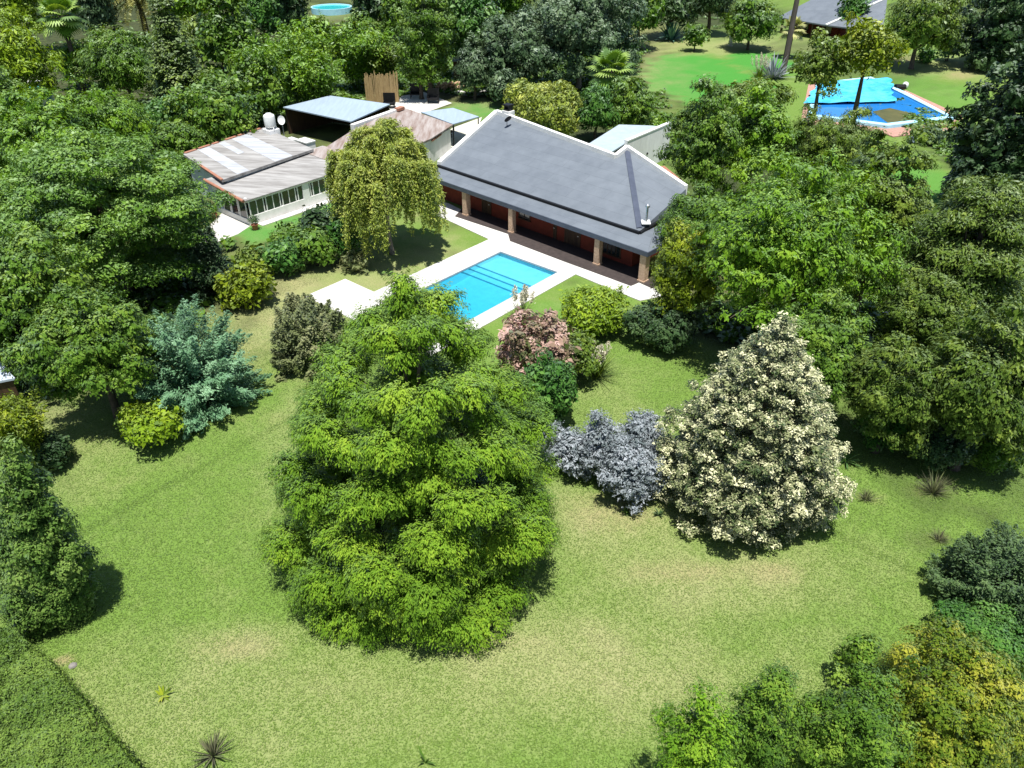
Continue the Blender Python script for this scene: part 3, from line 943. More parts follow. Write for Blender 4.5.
# ------------------------------------------------------------------ surfaces
M_DECK = mat_surface('white_deck', (.60, .585, .545), (.50, .485, .44), .6, .8, .3, bump=.05, joint=(th, 1.2, .6, .012, .62))
M_WHITE = mat_surface('white_render', (.78, .77, .74), (.66, .65, .61), .8, 1.6, .2)
M_WHITE_DIRTY = mat_surface('stained_white_render', (.84, .83, .81), (.68, .67, .65), .8, .9, .2, stretch=(0, (1, 1, .35)))
M_SLATE = mat_surface('grey_membrane', (.148, .168, .190), (.120, .138, .158), .55, .7, .35, bump=.05, joint=(th - .054, 6.0, 1.02, .016, .72))
M_SLATE_DARK = mat_surface('dark_membrane', (.070, .082, .115), (.055, .066, .094), .55, 1.4, .35)  # hip flap colour, and the fascia's membrane with shade painted in
M_BLACK = mat_surface('black_metal', (.010, .010, .011), (.006, .006, .007), .5, 4, .3)
M_RED = mat_surface('red_render', (.190, .038, .024), (.135, .030, .019), .85, 2, .15)
M_TILE = mat_surface('dark_terrace_tile', (.058, .045, .042), (.040, .032, .030), .6, 3.5, .3)
M_BRICKY = mat_surface('sandy_column_brick', (.52, .38, .27), (.38, .25, .17), .85, 7, .15, bump=.4)
M_WOOD = mat_surface('dark_wood', (.075, .040, .022), (.040, .022, .014), .6, 5, .3, stretch=(0, (1, 1, .2)))
M_GLASS = mat_surface('dark_window_glass', (.020, .028, .032), (.012, .018, .022), .06, 1, .8)
M_CURTAIN = mat_surface('pale_curtain', (.55, .56, .56), (.40, .42, .43), .8, 3, .2, stretch=(0, (6, 6, .1)))
M_METAL = mat_surface('bright_metal', (.62, .63, .64), (.45, .46, .47), .3, 4, .5, metal=.8)
M_TERRA = mat_surface('terracotta', (.36, .17, .11), (.26, .12, .08), .8, 5, .2, bump=.2)
M_FIBRE = mat_surface('weathered_sheet', (.34, .332, .318), (.175, .165, .155), .85, .9, .2, bump=.1, stretch=(.72, (.3, 2.2, 1)))
M_FIBRE_P = mat_surface('pale_sheet', (.43, .445, .465), (.30, .31, .33), .6, 1.1, .3, stretch=(.72, (.3, 2.2, 1)))
M_RUSTY = mat_surface('rusty_sheet', (.34, .305, .285), (.19, .135, .112), .85, .8, .2, bump=.1, stretch=(.72, (2.4, .3, 1)))
M_BLUEROOF = mat_surface('blue_grey_sheet', (.31, .385, .455), (.27, .335, .40), .5, 1.2, .4, stretch=(.72, (2.4, .3, 1)))
M_SHEDBLUE = mat_surface('pale_blue_render', (.50, .56, .60), (.40, .46, .50), .8, 2, .2)
M_PLASTIC = mat_surface('cream_plastic', (.72, .73, .70), (.62, .63, .60), .4, 2, .4)
M_CANE = mat_surface('cane', (.52, .38, .19), (.30, .20, .09), .85, 4, .15, stretch=(0, (8, 8, .4)), bump=.3)
M_LOG = mat_surface('split_log', (.52, .38, .24), (.32, .20, .11), .85, 9, .15, bump=.3)
M_STONE = mat_surface('pale_stone', (.60, .57, .52), (.44, .42, .38), .85, 3, .2, bump=.3)
M_BRICKPAVE = mat_surface('pink_brick_paving', (.42, .24, .19), (.33, .185, .145), .85, 3, .2, bump=.2)
M_AQUA = mat_surface('aqua_pool_paint', (.16, .47, .57), (.135, .42, .52), .6, 2, .3)
M_PALEBLUE = mat_surface('pale_blue_coping', (.42, .72, .84), (.34, .62, .76), .6, 2, .3)
M_DEEPBLUE = mat_surface('blue_pool_paint', (.03, .30, .85), (.025, .26, .75), .6, 1, .3)
M_POT = mat_surface('flowerpot', (.45, .17, .09), (.33, .12, .07), .8, 6, .2)
M_CREOSOTE = mat_surface('old_pole_wood', (.13, .10, .085), (.075, .06, .05), .9, 5, .15, stretch=(0, (2, 2, .1)), bump=.3)
M_TANROOF = mat_surface('tan_tiles', (.46, .30, .21), (.34, .21, .15), .85, 4, .2)
M_WATERBAG = mat_surface('grey_plastic_lid', (.30, .32, .34), (.22, .24, .26), .5, 3, .3)

def mat_water(name, absorb, density, rip=.12):
    m = bpy.data.materials.new(name)
    t, N, K = nodes_of(m)
    N.remove(N['Principled BSDF'])
    tr = N.new('ShaderNodeBsdfTransparent'); tr.inputs[0].default_value = (.97, .99, 1, 1)
    g = N.new('ShaderNodeBsdfGlossy'); g.inputs['Roughness'].default_value = .03
    fr = N.new('ShaderNodeFresnel'); fr.inputs['IOR'].default_value = 1.33
    nz = N.new('ShaderNodeTexNoise'); nz.inputs['Scale'].default_value = 2.4; nz.inputs['Detail'].default_value = 3
    tc = N.new('ShaderNodeTexCoord'); K.new(tc.outputs['Object'], nz.inputs['Vector'])
    bp = N.new('ShaderNodeBump'); bp.inputs['Strength'].default_value = rip; bp.inputs['Distance'].default_value = .1
    K.new(nz.outputs[0], bp.inputs['Height']); K.new(bp.outputs[0], g.inputs['Normal']); K.new(bp.outputs[0], fr.inputs['Normal'])
    mx = N.new('ShaderNodeMixShader'); K.new(fr.outputs[0], mx.inputs[0]); K.new(tr.outputs[0], mx.inputs[1]); K.new(g.outputs[0], mx.inputs[2])
    K.new(mx.outputs[0], N['Material Output'].inputs[0])
    va = N.new('ShaderNodeVolumeAbsorption'); va.inputs['Color'].default_value = (*absorb, 1); va.inputs['Density'].default_value = density
    K.new(va.outputs[0], N['Material Output'].inputs['Volume'])
    return m
M_WATER = mat_water('clear_water', (.12, .82, .90), .78)
M_WATER2 = mat_surface('blue_water', (.022, .190, .520), (.018, .165, .460), .06, .4, .5)

# ------------------------------------------------------------------ pool beside the house
deck = MB()
a0, a1, b0, b1 = POOL
ZD = .060
for r in [(-2.3, a0, b0, b1), (a1, 6.95, b0, b1), (-2.3, 6.95, b1, 1.30), (-5.5, 6.95, -14.7, b0), (-5.5, -2.3, b0, -11.1)]:
    deck.fbox(UV, r[0], r[1], r[2], r[3], .002, ZD)
tag(deck.build('pool_deck', M_DECK), kind='structure')
apron = MB()
apron.slab([P(*q, .066) for q in ((431, 200), (437, 215), (491, 240), (500, 246), (572, 272.5), (592, 281), (640, 300.5), (662, 296), (650, 283), (560, 250), (470, 214), (448, 203))], .06)
tag(apron.build('house_path', M_DECK), kind='structure')

pool = empty('swimming_pool', UV.w(2.9, -6.6, 0), 'rectangular bright turquoise swimming pool set in a white deck before the house', 'swimming pool')
bs = MB()
D0 = -1.25
bs.add([UV.w(a0, b0, D0), UV.w(a1, b0, D0), UV.w(a1, -3.3, -.76), UV.w(a0, -3.3, -.76)], [(0, 1, 2, 3)])
bs.add([UV.w(a0, -3.3, -.764), UV.w(a1, -3.3, -.764), UV.w(a1, b1, D0), UV.w(a0, b1, D0)], [(0, 1, 2, 3)])
for p, q in (((a0, b0), (a1, b0)), ((a1, b0), (a1, b1)), ((a1, b1), (a0, b1)), ((a0, b1), (a0, b0))):
    bs.add([UV.w(*p, D0), UV.w(*q, D0), UV.w(*q, .02), UV.w(*p, .02)], [(3, 2, 1, 0)])
bs.build('basin', M_AQUA, pool)
MB().fbox(UV, a0 + .003, a1 - .003, -2.42, b1 - .003, D0 + .003, -.37).build('shallow_shelf', M_AQUA, pool)
for k in range(2):
    MB().fbox(UV, a0 + .003, a1 - .003, -2.42 - .58 * (k + 1) + .003, -2.42 - .58 * k - .003, D0 + .003, -.50 - .13 * k).build('step', M_AQUA, pool)
cp = MB()
for r in [(a0 - .0, a0 + .05, b0, b1), (a1 - .05, a1, b0, b1), (a0 + .05, a1 - .05, b1 - .05, b1), (a0 + .05, a1 - .05, b0, b0 + .05)]:
    cp.fbox(UV, r[0], r[1], r[2], r[3], -.06, ZD + .004)
cp.build('coping', mat_surface('grey_tile_edge', (.36, .40, .42), (.28, .31, .33), .5, 3), pool)
MB().fbox(UV, a0 + .006, a1 - .006, b0 + .006, b1 - .006, D0 - .02, -.13).build('water', M_WATER, pool)

# ------------------------------------------------------------------ the house
gl, gr = P(439, 164.5, 3.05), P(640, 231, 3.05)
HF = Frame(gr, gr - gl)
LEN = float(np.linalg.norm((gr - gl)[:2]))
SLOPE = .335
def on_roof(px, py):
    u, v = (px - 512) / F_PX, (384 - py) / F_PX
    d = np.array([u, CP + v * SP, -SP + v * CP]); o = np.array([0, 0, CAM_H])
    n = np.array([-SLOPE * HF.n[0], -SLOPE * HF.n[1], 1.0]); q = np.array([*HF.o, 3.05])
    return o + d * (((q - o) @ n) / (d @ n))
tl, pm, pk = on_roof(496.5, 113), on_roof(615.5, 158), on_roof(627, 149)
re_ = P(686, 189, 4.2)
r2 = np.array(HF.w(HF.inv(re_)[0] + .15, HF.inv(re_)[1], 3.05))
house = empty('house', HF.w(-11, 3, 0), 'large low house with dark grey sloping roof and white parapet behind the turquoise pool', 'house')
def slab_tri(mb, tris, dz, mi=0):
    for t in tris: mb.slab([tuple(p) for p in t], dz, mi)
rf = MB(); rf.slab([tuple(gl), tuple(gr), tuple(pk), tuple(pm), tuple(tl)], .16); rf.slab([tuple(gr), tuple(re_), tuple(pk)], .16); rf.slab([tuple(gr), tuple(r2), tuple(re_)], .16)
roof = rf.build('roof', M_SLATE, house)
hip = MB()
u_ = np.array([0, 0, .03]); hd = (pk - gr); sd = np.array([-hd[1], hd[0], 0]) / np.linalg.norm(hd[:2]) * .22
hip.add([gr + hd * .03 - sd + u_, gr + hd * .03 + sd + u_, pk - hd * .03 + sd + u_, pk - hd * .03 - sd + u_, gr + hd * .03 + u_ * 2.6, pk - hd * .03 + u_ * 2.6], [(0, 4, 5, 3), (4, 1, 2, 5)])
hip.build('hip_flashing', M_SLATE_DARK, roof)
par = MB()
def para(p, q, w=.32, h=.34):
    p, q = np.array(p), np.array(q)
    par.bar(p + np.array([0, 0, h]), q + np.array([0, 0, h]), w, h + .5)
para(gl + (tl - gl) * .0, tl, .42, .26); para(tl, pm, .34, .30); para(pm, pk, .34, .32); para(pk, re_, .34, .30)
par.build('parapet', M_WHITE, roof)
gt = MB()
o3 = np.array([0, 0, -.02])
def off(p, da, db, dz): 
    a, b = HF.inv(p); return np.array(HF.w(a + da, b + db, p[2] + dz))
gt.bar(off(gl, 0, -.16, .02), off(gr, .10, -.16, .02), .20, .16)
gt.bar(off(gr, .10, -.16, .02), off(r2, .10, 0, .02), .20, .16)
gt.build('gutter', M_BLACK, roof)
ft_l, ft_r = P(447, 183, 2.60), P(646, 250.5, 2.60)
bL = HF.inv(ft_l)[1]; bR = HF.inv(ft_r)[1]; BF = (bL + bR) / 2
AL, AR = -LEN - .1, HF.inv(ft_r)[0] + .25
lowz = 2.88
vr = MB()
vr.slab([HF.w(AL, BF, 2.60), HF.w(AR, BF, 2.60), HF.w(AR - .9, -.12, lowz), HF.w(AL, -.12, lowz)], .08)
vr.slab([HF.w(AR, BF, 2.60), HF.w(AR, 7.0, 2.60), HF.w(.14, 7.0, lowz), HF.w(.14, -.12, lowz)], .08)
vroof = vr.build('veranda_roof', M_SLATE, house)
fa = MB()
fa.slab([HF.w(AL, BF - .05, 2.585), HF.w(AR + .05, BF - .05, 2.585), HF.w(AR + .05, BF + .05, 2.585), HF.w(AL, BF + .05, 2.585)], .36)
fa.slab([HF.w(AR - .05, BF + .05, 2.585), HF.w(AR + .05, BF + .05, 2.585), HF.w(AR + .05, 7.0, 2.585), HF.w(AR - .05, 7.0, 2.585)], .36)
fa.build('fascia', M_SLATE_DARK, vroof)  # darker navy copy of the roof membrane: shade put into its colour
WB = HF.inv(P(620, 264))[1]
wl = MB()
wl.fbox(HF, -LEN + .05, -.35, WB, WB + .25, .0, 2.78)                        # front
BK = HF.inv(pm)[1]
for a in (-LEN + .05, -.60):
    wl.fbox(HF, a, a + .25, WB + .252, 6.5, 0, 2.80)
wl.build('wall', M_RED, house)
PA = HF.inv(pk)[0]
bw = MB(); bw.fbox(HF, -LEN + .05, PA - .4, 6.505, 6.75, 0, 4.6); bw.fbox(HF, PA - .398, -.35, 6.505, 6.75, 0, 2.8)
bw.build('rear_wall', M_WHITE, house)
fl = MB()
fl.slab([P(*q, .11) for q in ((455, 216), (508, 233.5), (510, 240.5), (560, 259.5), (631, 285.5), (639, 282), (652, 288), (660, 280), (640, 262), (470, 200))], .10)
fl.build('veranda_floor', M_TILE, house)
for (cx, cy, w) in ((465, 215.5, .50), (505, 235, .44), (592.5, 266.5, .46), (643, 286.5, .52)):
    a, b = HF.inv(P(cx, cy, .1))
    b = max(b + .05, BF + .06 + w / 2); a = min(a, AR - .12 - w / 2)
    c_ = MB(); c_.fbox(HF, a - w / 2, a + w / 2, b - w / 2, b + w / 2, .05, 2.44)
    c_.fbox(HF, a - w / 2 - .05, a + w / 2 + .05, b - w / 2 - .05, b + w / 2 + .05, .05, .22)
    c_.build('column', M_BRICKY, house)
bm_ = MB(); bm_.fbox(HF, AL + .2, AR - .3, BF + .25, BF + .45, 2.30, 2.50); bm_.build('veranda_beam', M_WOOD, vroof)
def opening(kind, px0, px1, row, z0, z1, bars):
    a_0, a_1 = HF.inv(P(px0, row[0]))[0], HF.inv(P(px1, row[1]))[0]
    f_ = MB(); t = .09
    f_.fbox(HF, a_0, a_1, WB - .05, WB - .003, z1 - t, z1); f_.fbox(HF, a_0, a_0 + t, WB - .05, WB - .003, z0, z1 - t)
    f_.fbox(HF, a_1 - t, a_1, WB - .05, WB - .003, z0, z1 - t)
    if kind == 'window': f_.fbox(HF, a_0 - .06, a_1 + .06, WB - .14, WB - .003, z0 - .08, z0)
    for k in range(1, bars):
        x = a_0 + (a_1 - a_0) * k / bars
        f_.fbox(HF, x - .03, x + .03, WB - .045, WB - .003, z0, z1 - t)
    fr_ = f_.build(kind, M_WOOD, house)
    g_ = MB(); g_.fbox(HF, a_0 + t, a_1 - t, WB - .028, WB - .006, z0 + .01, z1 - t - .01)
    g_.build('pane' if kind == 'window' else 'door_leaf', M_GLASS if kind == 'window' else M_WOOD, fr_)
    if kind == 'door':
        h_ = MB(); h_.fbox(HF, a_1 - .32, a_1 - .20, WB - .075, WB - .04, 1.0, 1.06); h_.build('handle', M_METAL, fr_)
opening('door', 480.5, 491, (214, 217), .12, 2.2, 2)
opening('window', 516, 528, (228, 232), .9, 2.1, 2)
opening('door', 554.5, 558, (239, 240), .12, 2.15, 1)
opening('door', 565.5, 581, (243, 249), .12, 2.2, 4)
opening('window', 598, 620, (256, 264), .55, 2.2, 5)
ch = MB(); cb = HF.inv(on_roof(506, 117))
zc_ = on_roof(506, 117)[2]
ch.fbox(HF, cb[0] - .45, cb[0] + .45, cb[1] - .1, cb[1] + .7, zc_ - .4, zc_ + .55)
chim = ch.build('chimney', M_WHITE, house)
c2_ = MB(); c2_.fbox(HF, cb[0] - .32, cb[0] + .32, cb[1], cb[1] + .6, zc_ + .553, zc_ + .70)
for da in (-.26, .26): c2_.fbox(HF, cb[0] + da - .05, cb[0] + da + .05, cb[1] + .05, cb[1] + .55, zc_ + .703, zc_ + 1.0)
c2_.fbox(HF, cb[0] - .4, cb[0] + .4, cb[1] - .06, cb[1] + .66, zc_ + 1.003, zc_ + 1.12)
c2_.build('chimney_cap', M_BLACK, chim)
fp = on_roof(646, 223)
fu = MB(); fu.tube([fp + [0, 0, -.1], fp + [0, 0, .62], fp + [0, 0, 1.15]], [.085, .085, .085], 12); 
flue = fu.build('flue_pipe', M_METAL, house)
MB().lathe(fp + [0, 0, 1.15], [(.05, 0), (.05, .06), (.17, .08), (.17, .22), (.10, .30), (.02, .34)], 12).build('flue_cowl', M_METAL, flue)
MB().slab([tuple(fp + [-.35, -.3, .05]), tuple(fp + [.3, -.3, .05]), tuple(fp + [.3, .25, .16]), tuple(fp + [-.35, .25, .16])], .05).build('flashing_plate', M_PLASTIC, flue)
dp = on_roof(507, 127)
di = empty('satellite_dish', dp, 'small dark satellite dish on the house roof just below the chimney', 'satellite dish')
MB().tube([dp + [0, 0, -.02], dp + [0, 0, .5], dp + [.12, -.1, .6]], .03, 6).build('mast', M_BLACK, di)
dd = MB()
n_ = nrm(np.array([-.5, .6, .6])); x_ = nrm(np.cross(n_, [0, 0, 1])); y_ = np.cross(n_, x_)
cen = dp + [.14, -.12, .68]
for sg in (0, 1):
    vs_ = []
    for r_ in (0.02, .16, .3, .38):
        for k in range(14):
            t = 2 * math.pi * k / 14
            vs_.append(cen + (x_ * math.cos(t) + y_ * math.sin(t)) * r_ + n_ * (r_ * r_ * .7 - .02 * sg))
    fs_ = [(i * 14 + k, i * 14 + (k + 1) % 14, (i + 1) * 14 + (k + 1) % 14, (i + 1) * 14 + k) for i in range(3) for k in range(14)]
    dd.add(vs_, fs_)
dd.build('dish', M_BLACK, di)

# ------------------------------------------------------------------ long garden room to the left
shed = empty('garden_room', UV.w(-24, -4, 0), 'long low white annexe with weathered sheet roof left of the weeping tree', 'house annexe')
SA, SB0, SB1 = -19.5, -9.75, 2.4                       # front wall plane and its ends
wl = MB()
wl.fbox(UV, SA - .2, SA, SB0, SB1, 0, .82)
wl.fbox(UV, SA - .2, SA, SB0, SB1, 2.05, 2.30)
wl.fbox(UV, SA - 5.3, SA - .205, SB0, SB0 + .2, 0, .5); wl.fbox(UV, SA - 5.3, SA - .205, SB0, SB0 + .2, 2.05, 2.35)
wl.fbox(UV, SA - .2, SA, -4.2, -3.5, .822, 2.048)
wl.fbox(UV, SA - 5.3, SA - .205, SB1 - .2, SB1, 0, 2.3)
wl.build('wall', M_WHITE, shed)
W3 = lambda px, py, z: np.array(P(px, py, z)) * [1, 1, 0]
u0, u1, u2, u3 = [W3(*k) + [0, 0, 2.88] for k in ((226, 178.5, 3.0), (309, 150, 3.0), (263, 131, 3.2), (188, 156, 3.2))]
w2 = MB(); w2.bar(u0, u3, .2, 2.88); w2.bar(u0 - [0, 0, .02], u1 - [0, 0, .02], .2, 2.86); w2.bar(u3 - [0, 0, .01], u2 - [0, 0, .01], .2, 2.87)
w2.build('side_wall', M_SHEDBLUE, shed)
for k in range(7):
    lo = SB0 + .15 + k * 1.62
    if -4.9 < lo < -3.2: lo = -3.45 if lo > -4.3 else lo
    f_ = MB()
    f_.fbox(UV, SA - .12, SA - .04, lo, lo + .09, .824, 2.046); f_.fbox(UV, SA - .12, SA - .04, lo + 1.36, lo + 1.45, .824, 2.046)
    f_.fbox(UV, SA - .12, SA - .04, lo + .69, lo + .76, .824, 2.046)
    fr_ = f_.build('window', M_WHITE, shed)
    MB().fbox(UV, SA - .09, SA - .07, lo + .092, lo + 1.358, .83, 2.04).build('pane', M_GLASS, fr_)
    if k in (1, 2, 4, 5):
        MB().fbox(UV, SA - .19, SA - .16, lo + .1, lo + .55, .83, 2.0).build('curtain', M_CURTAIN, fr_)
for k in range(3):
    lo = SA - .3 - (k + 1) * 1.25
    f_ = MB()
    f_.fbox(UV, lo, lo + .09, SB0 + .05, SB0 + .13, .502, 2.046); f_.fbox(UV, lo + 1.05, lo + 1.14, SB0 + .05, SB0 + .13, .502, 2.046)
    fr_ = f_.build('window', M_WHITE, shed)
    MB().fbox(UV, lo + .092, lo + 1.048, SB0 + .08, SB0 + .10, .51, 2.04).build('pane', M_GLASS, fr_)
lr = MB(); lr.slab([UV.w(SA + .10, SB0 - .35, 2.30), UV.w(SA + .10, SB1 + .3, 2.30), UV.w(-25.25, SB1 + .3, 2.85), UV.w(-25.25, SB0 - .35, 2.85)], .09)
lroof = lr.build('front_roof', M_FIBRE, shed)
MB().slab([UV.w(SA + .11, 1.0, 2.32), UV.w(SA + .11, SB1 + .31, 2.32), UV.w(-25.0, SB1 + .31, 2.87), UV.w(-25.0, .2, 2.87)], .015).build('rusty_patch', M_RUSTY, lroof)
MB().tube([UV.w(SA + .13, SB0 - .36, 2.31), UV.w(-25.1, SB0 - .36, 2.86)], .13, 10).build('ridge_tiles', M_TERRA, lroof)
UR = [UV.inv(P(*k)) for k in ((222, 180, 3.12), (313.5, 149, 3.12), (264, 127.5, 3.42), (183, 154, 3.42))]
ur = MB(); ur.slab([UV.w(*UR[0], 3.12), UV.w(*UR[1], 3.12), UV.w(*UR[2], 3.42), UV.w(*UR[3], 3.42)], .22)
uroof = ur.build('rear_roof', M_FIBRE, shed)
def pale(f0, f1, g0=.01, g1=.97):
    c0, c1, c2, c3 = [np.array(UV.w(*UR[i], z)) + [0, 0, .014] for i, z in ((0, 3.12), (1, 3.12), (2, 3.42), (3, 3.42))]
    at = lambda f, g: (c0 * (1 - f) + c1 * f) * (1 - g) + (c3 * (1 - f) + c2 * f) * g
    MB().slab([tuple(at(f0, g0)), tuple(at(f1, g0)), tuple(at(f1, g1)), tuple(at(f0, g1))], .010).build('pale_sheet', M_FIBRE_P, uroof)
pale(.16, .28); pale(.56, .76); pale(.40, .47, .5, .97)
tr_ = MB()
c2, c3, c0 = [np.array(UV.w(*UR[i], z)) for i, z in ((2, 3.50), (3, 3.50), (0, 3.20))]
for k in range(6):
    tr_.bar(c3 + (c2 - c3) * (.02 + k * .16), c3 + (c2 - c3) * (.02 + k * .16 + (.13 if k not in (2, 4) else .07)), .30, .08)
tr_.bar(c0, c0 + (c3 - c0) * .55, .24, .09)
tr_.build('clay_edge', M_TERRA, uroof)
tk = empty('water_tank', UV.w(-34.3, 1.7, 3.5), 'cream rooftop water tank at the back corner of the annexe roof', 'water tank')
tb = np.array([*P(271, 129, 3.7)[:2], 3.62]); ta_, tb_ = UV.inv(tb)
tk.location = tb
MB().lathe(tb + [0, 0, .25], [(.35, 0), (.52, .12), (.55, .3), (.55, 1.05), (.50, 1.2), (.30, 1.28)], 18).build('tank_body', M_PLASTIC, tk, True)
MB().lathe(tb + [0, 0, 1.535], [(.28, 0), (.28, .06), (.05, .09)], 14).build('lid', M_PLASTIC, tk)
st = MB(); st.fbox(UV, ta_ - .6, ta_ + .6, tb_ - .6, tb_ + .6, 0, 3.62 + .10)
for da, db in ((-.4, -.4), (.4, -.4), (-.4, .4), (.4, .4)): st.tube([tb + [da, db, .05], tb + [da, db, .3]], .07, 6)
st.build('stand', M_WHITE_DIRTY, tk)
d2 = np.array([*P(281.5, 120, 3.9)[:2], 0.0])
bx = empty('white_dish', d2, 'round white dish antenna on a post beside the cream water tank', 'antenna dish')
MB().tube([d2, d2 + [0, 0, 3.6]], .05, 6).build('post', M_METAL, bx)
dm = MB(); cen = d2 + [0, -.1, 3.9]
n_ = nrm(np.array([.3, -.9, .35])); x_ = nrm(np.cross(n_, [0, 0, 1])); y_ = np.cross(n_, x_)
for sg in (0, 1):
    dm.add([cen + (x_ * math.cos(t) * .8 + y_ * math.sin(t)) * r_ + n_ * (r_ * r_ * .5 - .03 * sg) for r_ in (.03, .25, .45) for t in np.linspace(0, 2 * math.pi, 16, endpoint=False)],
           [(i * 16 + k, i * 16 + (k + 1) % 16, (i + 1) * 16 + (k + 1) % 16, (i + 1) * 16 + k) for i in range(2) for k in range(16)])
dm.build('dish', M_PLASTIC, bx)
for (aa, bb_, w_, d_, lab) in ((-31.7, 3.6, 1.0, .7, 'small white box on the ground behind the cream water tank'), (-30.2, 4.2, 1.7, 1.1, 'flat white insulated crate with pinkish lid behind the annexe')):
    o = empty('storage_box', UV.w(aa, bb_, 0), lab, 'box')
    MB().fbox(UV, aa - w_ / 2, aa + w_ / 2, bb_ - d_ / 2, bb_ + d_ / 2, 0, 2.0).build('body', M_WHITE_DIRTY, o)
    MB().fbox(UV, aa - w_ / 2 - .05, aa + w_ / 2 + .05, bb_ - d_ / 2 - .05, bb_ + d_ / 2 + .05, 2.003, 2.12).build('lid', M_PLASTIC, o)
pt = MB(); pt.slab([P(*q, .02) for q in ((184, 250), (202, 233), (222, 213), (250, 226), (238, 234), (206, 246))], .018)
tag(pt.build('paved_patio', mat_surface('pale_paving', (.52, .49, .45), (.42, .40, .37), .8, 2, .2)), kind='structure')
st_ = MB(); st_.fbox(UV, SA + .02, SA + .75, SB0 + .6, SB1, .001, .07)
tag(st_.build('concrete_path', mat_surface('concrete', (.60, .57, .53), (.46, .44, .41), .85, 2, .2)), kind='structure')

# pots by the annexe door
def pot(px, py, r, h, pal, lab):
    p = P(px, py)
    o = empty('potted_plant', p, lab, 'potted plant')
    MB().lathe(p, [(r * .7, 0), (r, h), (r * 1.1, h), (r * 1.1, h + .05), (r * .85, h + .05)], 14).build('pot', M_POT, o)
    rg = np.random.default_rng(int(px)); m = 260
    d = rdir(rg, m, -.2); x = d * r * 1.9 * rg.uniform(.3, 1, m)[:, None] + [0, 0, h + r * 1.3]
    link('foliage', leaf_mesh('foliage', x, d + rg.normal(0, .4, (m, 3)), rg.normal(0, 1, (m, 3)), .16, .09, rg.uniform(0, 1, m)), LEAF[pal], o)
pot(255.5, 229.5, .28, .42, 'dark', 'terracotta pot with a dark low plant at the front corner of the annexe')
pot(215, 218, .26, .35, 'bright', 'potted leafy plant standing on the pale patio by the annexe side windows')

# ------------------------------------------------------------------ carport, rusty lean-to and blue canopy behind the weeping tree
def posts(mb, pts, z, r=.06):
    for p in pts: mb.tube([(p[0], p[1], 0), (p[0], p[1], z)], r, 6)
cpz = 3.0
q = [P(283, 107, cpz), P(330, 95.5, cpz + .1), P(390, 104, cpz + .1), P(351, 121.5, cpz)]
cprt = empty('carport', sum(q) / 4 * [1, 1, 0], 'carport with blue-grey sheet roof and dark open side left of the weeping tree', 'carport')
cr_ = MB(); cr_.slab([tuple(x) for x in q], .12); cr_.build('roof', M_BLUEROOF, cprt)
for x in q:
    x = x * .96 + (sum(q) / 4) * .04
    pm_ = MB(); posts(pm_, [x], cpz - .12); pm_.build('post', M_BLACK, cprt)
bw_ = MB(); bw_.bar(q[1] * .97 + sum(q) / 4 * .03 - [0, 0, .14], q[2] * .97 + sum(q) / 4 * .03 - [0, 0, .14], .12, cpz - .14)
bw_.bar(q[0] * .97 + sum(q) / 4 * .03 - [0, 0, .14], q[1] * .97 + sum(q) / 4 * .03 - [0, 0, .14], .12, cpz - .16)
bw_.build('rear_wall', M_WOOD, cprt)
wl_ = empty('boundary_wall', P(375, 118), 'low white parapet wall with a red clay end beside the carport', 'wall')
w_ = MB(); w_.bar(P(352, 124.5, 3.1), P(400, 107.5, 3.1), .5, 3.1); w_.build('wall', M_WHITE, wl_)
w_ = MB(); w_.bar(P(396.5, 108.3, 3.25), P(402.5, 106.2, 3.25), .6, .3); w_.build('clay_cap', M_TERRA, wl_)
q = [P(318, 152, 2.6), P(356, 128, 2.9), P(402, 107, 2.9), P(453, 124.5, 2.7), P(431, 138.5, 2.6), P(385, 158, 2.5)]
lt = empty('lean_to', sum(q) / 6 * [1, 1, 0], 'low building with streaked rusty pink sheet roof behind the weeping tree', 'outbuilding')
m_ = MB(); m_.slab([tuple(x) for x in q], .12); m_.build('roof', M_RUSTY, lt)
m_ = MB(); cc = sum(q) / 6
q2 = [(x - cc) * .94 + cc for x in q]
for i in range(6):
    if i in (4, 3, 5): m_.bar(np.array([*q2[i][:2], 2.35]), np.array([*q2[(i + 1) % 6][:2], 2.35]), .18, 2.35)
m_.build('wall', M_WHITE_DIRTY, lt)
m_ = MB(); m_.bar(P(431, 140, 2.35), P(440, 133.5, 2.35), .4, .12); m_.build('clay_edge', M_TERRA, lt)
q = [P(421, 112, 2.7), P(453, 107.8, 2.7), P(479, 116.5, 2.6), P(453, 124, 2.6)]
cn = empty('canopy', sum(q) / 4 * [1, 1, 0], 'flat pale blue canopy on dark posts beside the left end of the house', 'canopy')
m_ = MB(); m_.slab([tuple(x) for x in q], .1); m_.build('roof', M_BLUEROOF, cn)
for x in q[1:]:
    x = x * .97 + sum(q) / 4 * .03
    m_ = MB(); m_.tube([(x[0], x[1], 0), (x[0], x[1], x[2] - .1)], .07, 6); m_.build('post', M_BLACK, cn)
yd = MB(); yd.slab([P(*k, .012) for k in ((430, 150), (452, 128), (482, 117), (470, 150), (448, 165))], .01)
tag(yd.build('yard_paving', mat_surface('yard_concrete', (.55, .53, .44), (.42, .41, .34), .85, 2, .2)), kind='structure')
